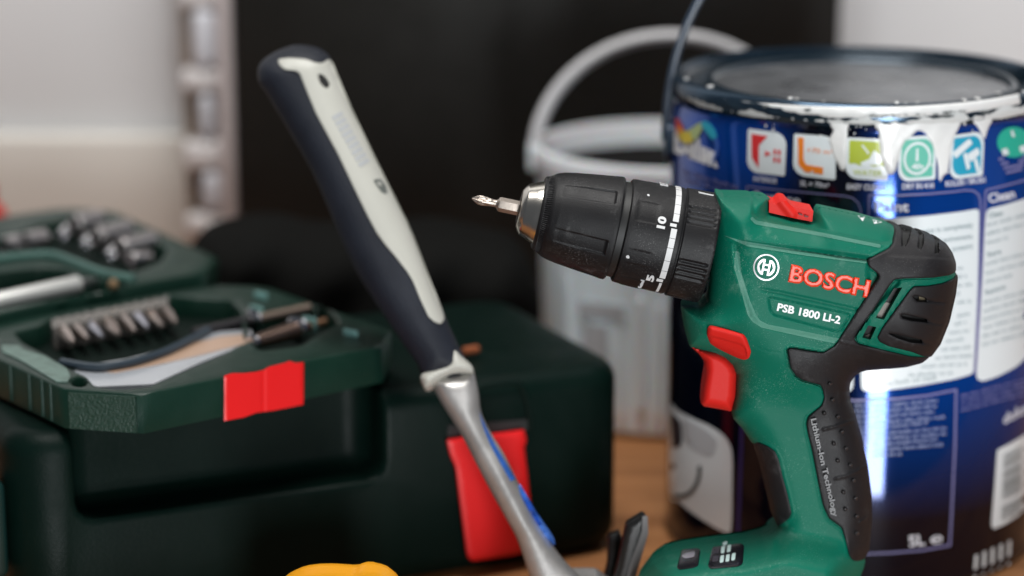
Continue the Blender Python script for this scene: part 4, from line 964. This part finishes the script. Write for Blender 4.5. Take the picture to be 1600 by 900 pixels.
# emblem: ring and armature
EM = mat('emblem_silver', (.62, .65, .66), .35, metal=.3)
ec = np.array([1197.2, 417.8]); ring_o = ec+A(*disc((0, 0), 20.3, 48, 20.8)); ring_i = ec+A(*disc((0, 0), 18.2, 48, 18.6))
hE = lambda k: (lambda P: hS(P)+detail(P)+k)
shell('emblem_ring', [ring_o, ring_i], dp, hE(.0005), EM, drill, 3, base=hE(-.0005))
shell('emblem_field', [ec+A(*disc((0, 0), 17.5, 40, 18))], dp, hE(.00012), G, drill, 4, base=hE(-.0005))
R2 = lambda pts: [ec+np.array([p[0]*AXD[0]-p[1]*AXD[1], p[0]*AXD[1]+p[1]*AXD[0]]) for p in pts]
arcL = [(-14*math.cos(rad(a)), 14*math.sin(rad(a))) for a in range(-62, 63, 8)]
lens = [(-14*math.cos(rad(a))*1., 14*math.sin(rad(a))) for a in range(-64, 65, 8)]+[(-5.2, 12.3), (-5.2, 10), (-10.5*math.cos(rad(30)), 10*math.sin(rad(30))), (-11, 0), (-10.5*math.cos(rad(30)), -10*math.sin(rad(30))), (-5.2, -10)]
for sx in (1, -1):
    shell('emblem_armature', [np.array(R2([(x*sx, y) for x, y in lens]))], dp, hE(.0005), EM, drill, 3, base=hE(-.0004))
    shell('emblem_armature', [np.array(R2([(sx*3.2, -12.5), (sx*6.0, -12.0), (sx*6.0, 12.0), (sx*3.2, 12.5)]))], dp, hE(.00056), EM, drill, 3, base=hE(-.0004))
shell('emblem_armature', [np.array(R2([(-3.1, -5), (3.1, -5), (3.1, -2.6), (-3.1, -2.6)]))], dp, hE(.0005), EM, drill, 3, base=hE(-.0004))
shell('emblem_armature', [np.array(R2([(-3.1, 2.6), (3.1, 2.6), (3.1, 5), (-3.1, 5)]))], dp, hE(.0005), EM, drill, 3, base=hE(-.0004))
# red controls
tg = [rnd(A((1079.5, 541.5), (1100, 546), (1122.5, 550), (1136, 557), (1147.5, 569), (1152.5, 583), (1150.5, 620), (1143, 643), (1120, 638.5), (1099, 635), (1094.5, 629), (1095.5, 612), (1101, 577), (1099.5, 563), (1092, 553)), 3)]
tg2 = [rnd(A((1079.5, 541.5), (1100, 546), (1122.5, 550), (1136, 557), (1147.5, 569), (1152.5, 583), (1150.5, 620), (1143, 643), (1120, 638.5), (1099, 635), (1094.5, 629), (1095.5, 612), (1101, 577), (1099.5, 563), (1092, 553)), 3)]
def htg(P): return .0006+.0088*circ(dist(P, tg)/15)
shell('trigger', tg, dp, htg, RED, drill, 2.5, (.7, 2), mirror=True, ang=50)
fr = [rnd(A((1105, 515), (1107.5, 509), (1113, 508.5), (1162, 521.5), (1167, 528), (1174.5, 549), (1171.5, 559), (1165, 564.5), (1158, 563), (1122, 545), (1109.5, 537), (1104.5, 524)), 3)]
ridge = A((1106, 523), (1120, 526), (1156, 536), (1164, 541), (1169, 560))
def hfr(P):
    d = dist(P, fr); return hS(P)+.0008+.0036*circ(d/9)-.0012*sm(below(P, ridge), 0, 3)*sm(P[:, 0], 1170, 1164)
shell('direction_switch', fr, dp, hfr, RED, drill, 1.6, (.6, 1.6), base=lambda P: hS(P)-.001, ang=50)
tsw = [A((1202, 316), (1212, 319), (1220, 314.5), (1229, 313.5), (1235, 320), (1240, 323.5), (1271, 330), (1269, 346.5), (1240, 341), (1201.5, 332))]
shell('gear_switch', tsw, dp, lambda P: .0070+.0012*sm(dist(P, [A((1222, 316), (1238, 336))], False), 9, 2), RED, drill, 3, (.8, 2), mirror=True, ang=50)
boxes('switch_mark', [A((1248, 333), (1254, 334.5), (1254, 337), (1248, 335.5)), A((1257, 336), (1264, 338), (1262, 340), (1257, 339))], dp, .0084, mat('mark_dark', (.15, .01, .01), .6), drill, .006)
# white printed arrows on the top edge
for q in (A((1340, 336.5), (1352, 338), (1348, 346)), A((1363, 342), (1379, 347), (1366, 350))):
    shell('gear_print', [q], dp, lambda P: hS(P)+detail(P)+.0002, WHT, drill, 3, base=lambda P: hS(P)+detail(P)-.0004)
# base buttons
PB_ = mat('button_black', (.008, .008, .012), .22, coat=.4)
for q, nm in ((rnd(A((1065, 859), (1090, 856), (1094.5, 859), (1091, 884), (1084, 887), (1061, 890.5), (1057.5, 886)), 3), 'light_button'), (rnd(A((1113.5, 854), (1158, 848.5), (1163, 852), (1160.5, 881), (1154, 885), (1110, 889), (1106, 884)), 3), 'charge_display')):
    ll_ = [q]; o = shell(nm, ll_, dp, lambda P: hS(P)+.0003+.0006*circ(dist(P, ll_)/3), PB_, drill, 3, (.8, 2), base=lambda P: hS(P)-.001)
    if nm == 'charge_display':
        for k, (c, w_) in enumerate([((1128, 873), 0), ((1137, 871.5), 0), ((1146, 869.5), 0), ((1129.5, 858.5), 0), ((1139, 856.5), 0), ((1133, 857-7.5), 1)]):
            l_ = rnd(A((c[0]-2.2, c[1]-5), (c[0]+3.6, c[1]-6), (c[0]+2.2, c[1]+5.5), (c[0]-3.6, c[1]+6.5)) if not w_ else A((c[0]-3, c[1]-3), (c[0]+4, c[1]-4), (c[0]+3, c[1]+2), (c[0]-4, c[1]+3)), 2)
            shell('charge_mark', [l_], dp, lambda P: hS(P)+.0014, mat('mark_ice', (.60, .78, .76), .5), o, 4, base=lambda P: hS(P)+.0002)
        for c in ((1119, 873), (1120, 860)):
            shell('charge_mark', [rnd(A((c[0]-5, c[1]-4), (c[0]+4, c[1]-5), (c[0]+3, c[1]+4), (c[0]-6, c[1]+5)), 1)], dp, lambda P: hS(P)+.0012, mat('mark_grey', (.05, .045, .06), .4), o, 4, base=lambda P: hS(P)+.0002)
    else:
        shell('button_gloss', [rnd(A((1064, 868), (1072, 863), (1086, 861), (1085, 870), (1070, 873)), 3)], dp, lambda P: hS(P)+.0013, mat('button_gloss_grey', (.35, .33, .38), .2), o, 4, base=lambda P: hS(P)+.0002)  # gloss on the button painted as a pale patch

# ---- turned parts in front: torque rings, chuck
Aw = dp([AX0])[0]; Bw = dp([AX0+AXD*400])[0]; Ax = (Bw-Aw)/np.linalg.norm(Bw-Aw); Cm = np.array([0, -1., 0]); Dn = np.cross(Cm, Ax)
if Dn[2] > 0: Dn = -Dn
def cyl_pt(t, ph_, r):
    t, ph_, r = [np.asarray(v, float) for v in (t, ph_, r)]
    return Aw+np.multiply.outer(t*SC, Ax)+(r*SC*np.sin(ph_))[..., None]*Dn+(r*SC*np.cos(ph_))[..., None]*Cm
def turn(name, prof, m, parent=drill, n=360, rf=None, ang=35, sub=2.5, cap=True):
    ts, rs = [], []
    for (t0, r0), (t1, r1) in zip(prof[:-1], prof[1:]):
        k = max(1, int(math.ceil(math.hypot(t1-t0, r1-r0)/sub)))
        for i in range(k): ts.append(t0+(t1-t0)*i/k); rs.append(r0+(r1-r0)*i/k)
    ts.append(prof[-1][0]); rs.append(prof[-1][1]); ts = np.array(ts); rs = np.array(rs)
    ph_ = np.arange(n)*2*math.pi/n; T2, P2 = np.meshgrid(ts, ph_, indexing='ij'); R3 = np.repeat(rs[:, None], n, 1)
    if rf is not None: R3 = R3+rf(T2, P2)
    V = cyl_pt(T2, P2, R3).reshape(-1, 3); Fc = []
    for i in range(len(ts)-1):
        for j in range(n): k = (j+1) % n; Fc.append((i*n+j, i*n+k, (i+1)*n+k, (i+1)*n+j))
    if cap: Fc.append(tuple(range(n))[::-1]); Fc.append(tuple((len(ts)-1)*n+j for j in range(n)))
    return mk(name, V, Fc, m, parent, ang)
def angd(p, c, per): return (p-c+per/2) % per-per/2
ck = empty('chuck', (0, 0, 0)); ck.parent = drill
turn('chuck_nose', [(76, 14), (76, 30), (79, 35), (83, 40), (90, 43), (99, 47), (107, 50), (112, 50)], STEEL, ck, 96)
turn('jaw_bore', [(75.5, 12), (75, 14), (75, 22), (75.8, 23)], DARKM, ck, 48)
def sleeve_rf(T, P):
    o = np.zeros_like(T)
    d = angd(P, rad(-48), rad(60)); w_ = rad(10)
    e = sm(np.abs(d), w_, w_-rad(2.2))*sm(T, 128, 140+0*T)*sm(T, 216, 213)
    o -= (1.2+2.3*sm(T, 140, 213))*e
    kn = (np.abs((P*180/math.pi/3.2) % 1-.5) < .25)*sm(T, 111, 112)*sm(T, 121, 119); o -= 1.1*kn
    return o
turn('chuck_sleeve', [(106, 48), (106, 55), (108, 57.5), (112, 59), (118, 62), (124, 66), (134, 69.5), (150, 72.5), (180, 76.5), (205, 79.5), (222, 81.5), (226, 81.5), (228, 80), (228, 60)], BLK, ck, 480, sleeve_rf, 40, 2)
turn('chuck_gap', [(226, 60), (228, 75), (242, 76), (244, 60)], mat('gap_black', (.008, .008, .008), .5), ck, 96)
cr_ng = empty('torque_ring', (0, 0, 0)); cr_ng.parent = drill
def ring_rf(T, P):
    o = np.zeros_like(T)
    d = angd(P, rad(-37), rad(72)); o -= 1.6*sm(np.abs(d), rad(13), rad(10.5))*sm(T, 248, 252)*sm(T, 286, 280)*0.6
    for c in (5, 77, 149): 
        o += 1.0*np.exp(-((angd(P, rad(c), rad(360)))/rad(.9))**2)*sm(T, 250, 256)*sm(T, 290, 282)
    return o
turn('selector_ring', [(239, 60), (239, 79), (241, 81.5), (246, 82.2), (320, 84.5), (322, 84), (322, 70)], BLK, cr_ng, 360, ring_rf, 40, 3)
def rib_rf(T, P):
    d = angd(P, rad(-44), rad(60)); w_ = sm(np.abs(d), rad(13), rad(12))*sm(T, 328, 331)*sm(T, 376-3, 370)
    return -2.6*w_*(.5+.5*np.cos(d/rad(6.2)*2*math.pi+math.pi))
turn('grip_ring', [(322, 70), (322, 84), (324, 82.5), (325, 82.5), (327, 85.6), (370, 87.2), (376, 87), (378.5, 85.5), (379, 70)], BLK, cr_ng, 720, rib_rf, 40, 3)
class TurnS:
    """surface of a turned part; P = (angle*R downwards, distance along) in px units"""
    def __init__(s, R): s.R = R; s.n = Cm
    def __call__(s, P, h=0.):
        P = np.atleast_2d(P); return cyl_pt(P[:, 1], P[:, 0]/s.R, s.R+np.broadcast_to(np.asarray(h, float), (len(P),))/SC)
TS = TurnS(84.4)
def phi_of(v): return (math.asin(max(-1, min(1, v/84.4)))-rad(13.2))*84.4   # the sight line comes from 13 degrees above
SCW = mat('scale_white', (.66, .66, .66), .5)
def sect(v0, v1, t0=306, t1=315):
    n_ = max(2, int(abs(phi_of(v1)-phi_of(v0))/3)); a0, a1 = phi_of(v0), phi_of(v1)
    l_ = [(a0, t0), (a0, t1)]+[(a0+(a1-a0)*k/n_, t1) for k in range(1, n_+1)]+[(a1, t0)]+[(a1-(a1-a0)*k/n_, t0) for k in range(1, n_)]
    return shell('scale_mark', [A(*l_)], TS, .00014, SCW, cr_ng, 4, base=-.0004)
vv = [-84.3, -81.5, -77.8, -68.1, -53.9, -39.4, -26.9]
for a_, b_ in zip(vv[:-1], vv[1:]): sect(a_+.35, b_-.35)
sect(-23.7, -19, 303, 313)
v2 = [-16.4, -1.1, 14, 34.1, 49.9, 61.6]
for a_, b_ in zip(v2[:-1], v2[1:]): sect(a_+.35, b_-.35)
sect(63.2, 67, 303, 313)
v3 = [69, 73, 77, 80.5, 83]
for a_, b_ in zip(v3[:-1], v3[1:]): sect(a_+.15, b_-.15, 309, 313)
def ring_text(s, v0, v1, t0, t1, bold=.03):
    # reads upward: text x -> towards smaller angle, text up -> towards the chuck
    lo = text_loops(s, bold); al = np.vstack(lo); x0, x1 = al[:, 0].min(), al[:, 0].max()
    a0, a1 = phi_of(v1), phi_of(v0)
    ls = [np.stack([a0+(l[:, 0]-x0)/(x1-x0)*(a1-a0), t1+(t0-t1)*l[:, 1]/.69], 1) for l in lo]
    return shell('scale_number', ls, TS, .00014, SCW, cr_ng, 3, base=-.0004)
ring_text('10', -31, -12.5, 283, 296, .045); ring_text('5', 60.3, 69.7, 287, 299, .045); ring_text('15', -84.2, -80.5, 281, 294); ring_text('Control', 71.0, 82.8, 280, 286, .0)
for (v_, t_, s_) in ((40.6, 250, 3.2), (-59, 263, 2.4)):
    a0 = phi_of(v_); shell('ring_drop_mark', [catmull(A((a0-s_*.9, t_), (a0, t_-s_*.8), (a0+s_*.7, t_), (a0+s_*.5, t_+s_*.9), (a0-s_*.4, t_+s_*.8)), 3)], TurnS(82.8), .00022, SCW, cr_ng, 2, base=-.0006)
a0 = phi_of(-79.5); shell('ring_index_mark', [A((a0-1.8, 341), (a0+1.5, 342), (a0+2.5, 352), (a0+3, 364), (a0-1, 366), (a0-.8, 352))], TurnS(86.6), .0003, SCW, cr_ng, 3, base=-.001)

# screwdriver bit held in the chuck
tip = cyl_pt(np.array([0.]), np.array([0.]), np.array([0.]))[0]
bt = empty('screwdriver_bit', tuple(cyl_pt(np.array([60.]), np.array([0.]), np.array([0.]))[0]), 'cross-tip steel bit clamped in the chuck of the green drill', 'screwdriver bit')
V = []; Fc = []; sec = [(41.5, 8.0), (43, 10.6), (46, 11.4), (78, 11.4)]; n = 6
for t_, r_0 in sec:
    for j in range(n): V.append(cyl_pt(np.array([t_]), np.array([rad(60*j+18)]), np.array([r_0]))[0])
for i in range(len(sec)-1):
    for j in range(n): k = (j+1) % n; Fc.append((i*n+j, i*n+k, (i+1)*n+k, (i+1)*n+j))
Fc.append(tuple(range(n))[::-1]); mk('hex_shank', V, Fc, BITM, bt, 20)
def bit_rf(T, P):
    f = np.cos(2*(P-rad(5)))**2   # four flutes
    return -(3.3*sm(T, 31, 18)*sm(T, -2, 9))*(1-f)**1.2
turn('cross_tip', [(0, .4), (2, 1.9), (6, 4.8), (11, 7.4), (17, 8.0), (26, 6.9), (34, 5.6), (39, 5.8), (42, 8.0)], BITM, bt, 96, bit_rf, 40, 1)
# dark dents and ridges left in the spilled paint along the tin's seam
r_ = random.Random(21)
sm_mat = mat('seam_dark', (.10, .11, .11), .6)
for k in range(22):
    x = r_.uniform(1360, 1512); y = rimy(np.array([x]))[0]+r_.uniform(15.5, 18.5); w_ = r_.uniform(3, 12)
    shell('paint_crack', [A((x-w_/2, y), (x, y-r_.uniform(.6, 1.4)), (x+w_/2, y-.2), (x, y+r_.uniform(.5, 1.2)))], ct, .0026, sm_mat, tin, 6, base=.0003)
for (x, y, w_) in ((1540, 176, 9), (1480, 182, 12), (1262, 172, 6), (1196, 166, 5)):
    shell('paint_crack', [catmull(A((x-w_, y+1), (x, y-2), (x+w_, y-1), (x, y+2.5)), 3)], ct, .0027, sm_mat, tin, 5, base=.0003)
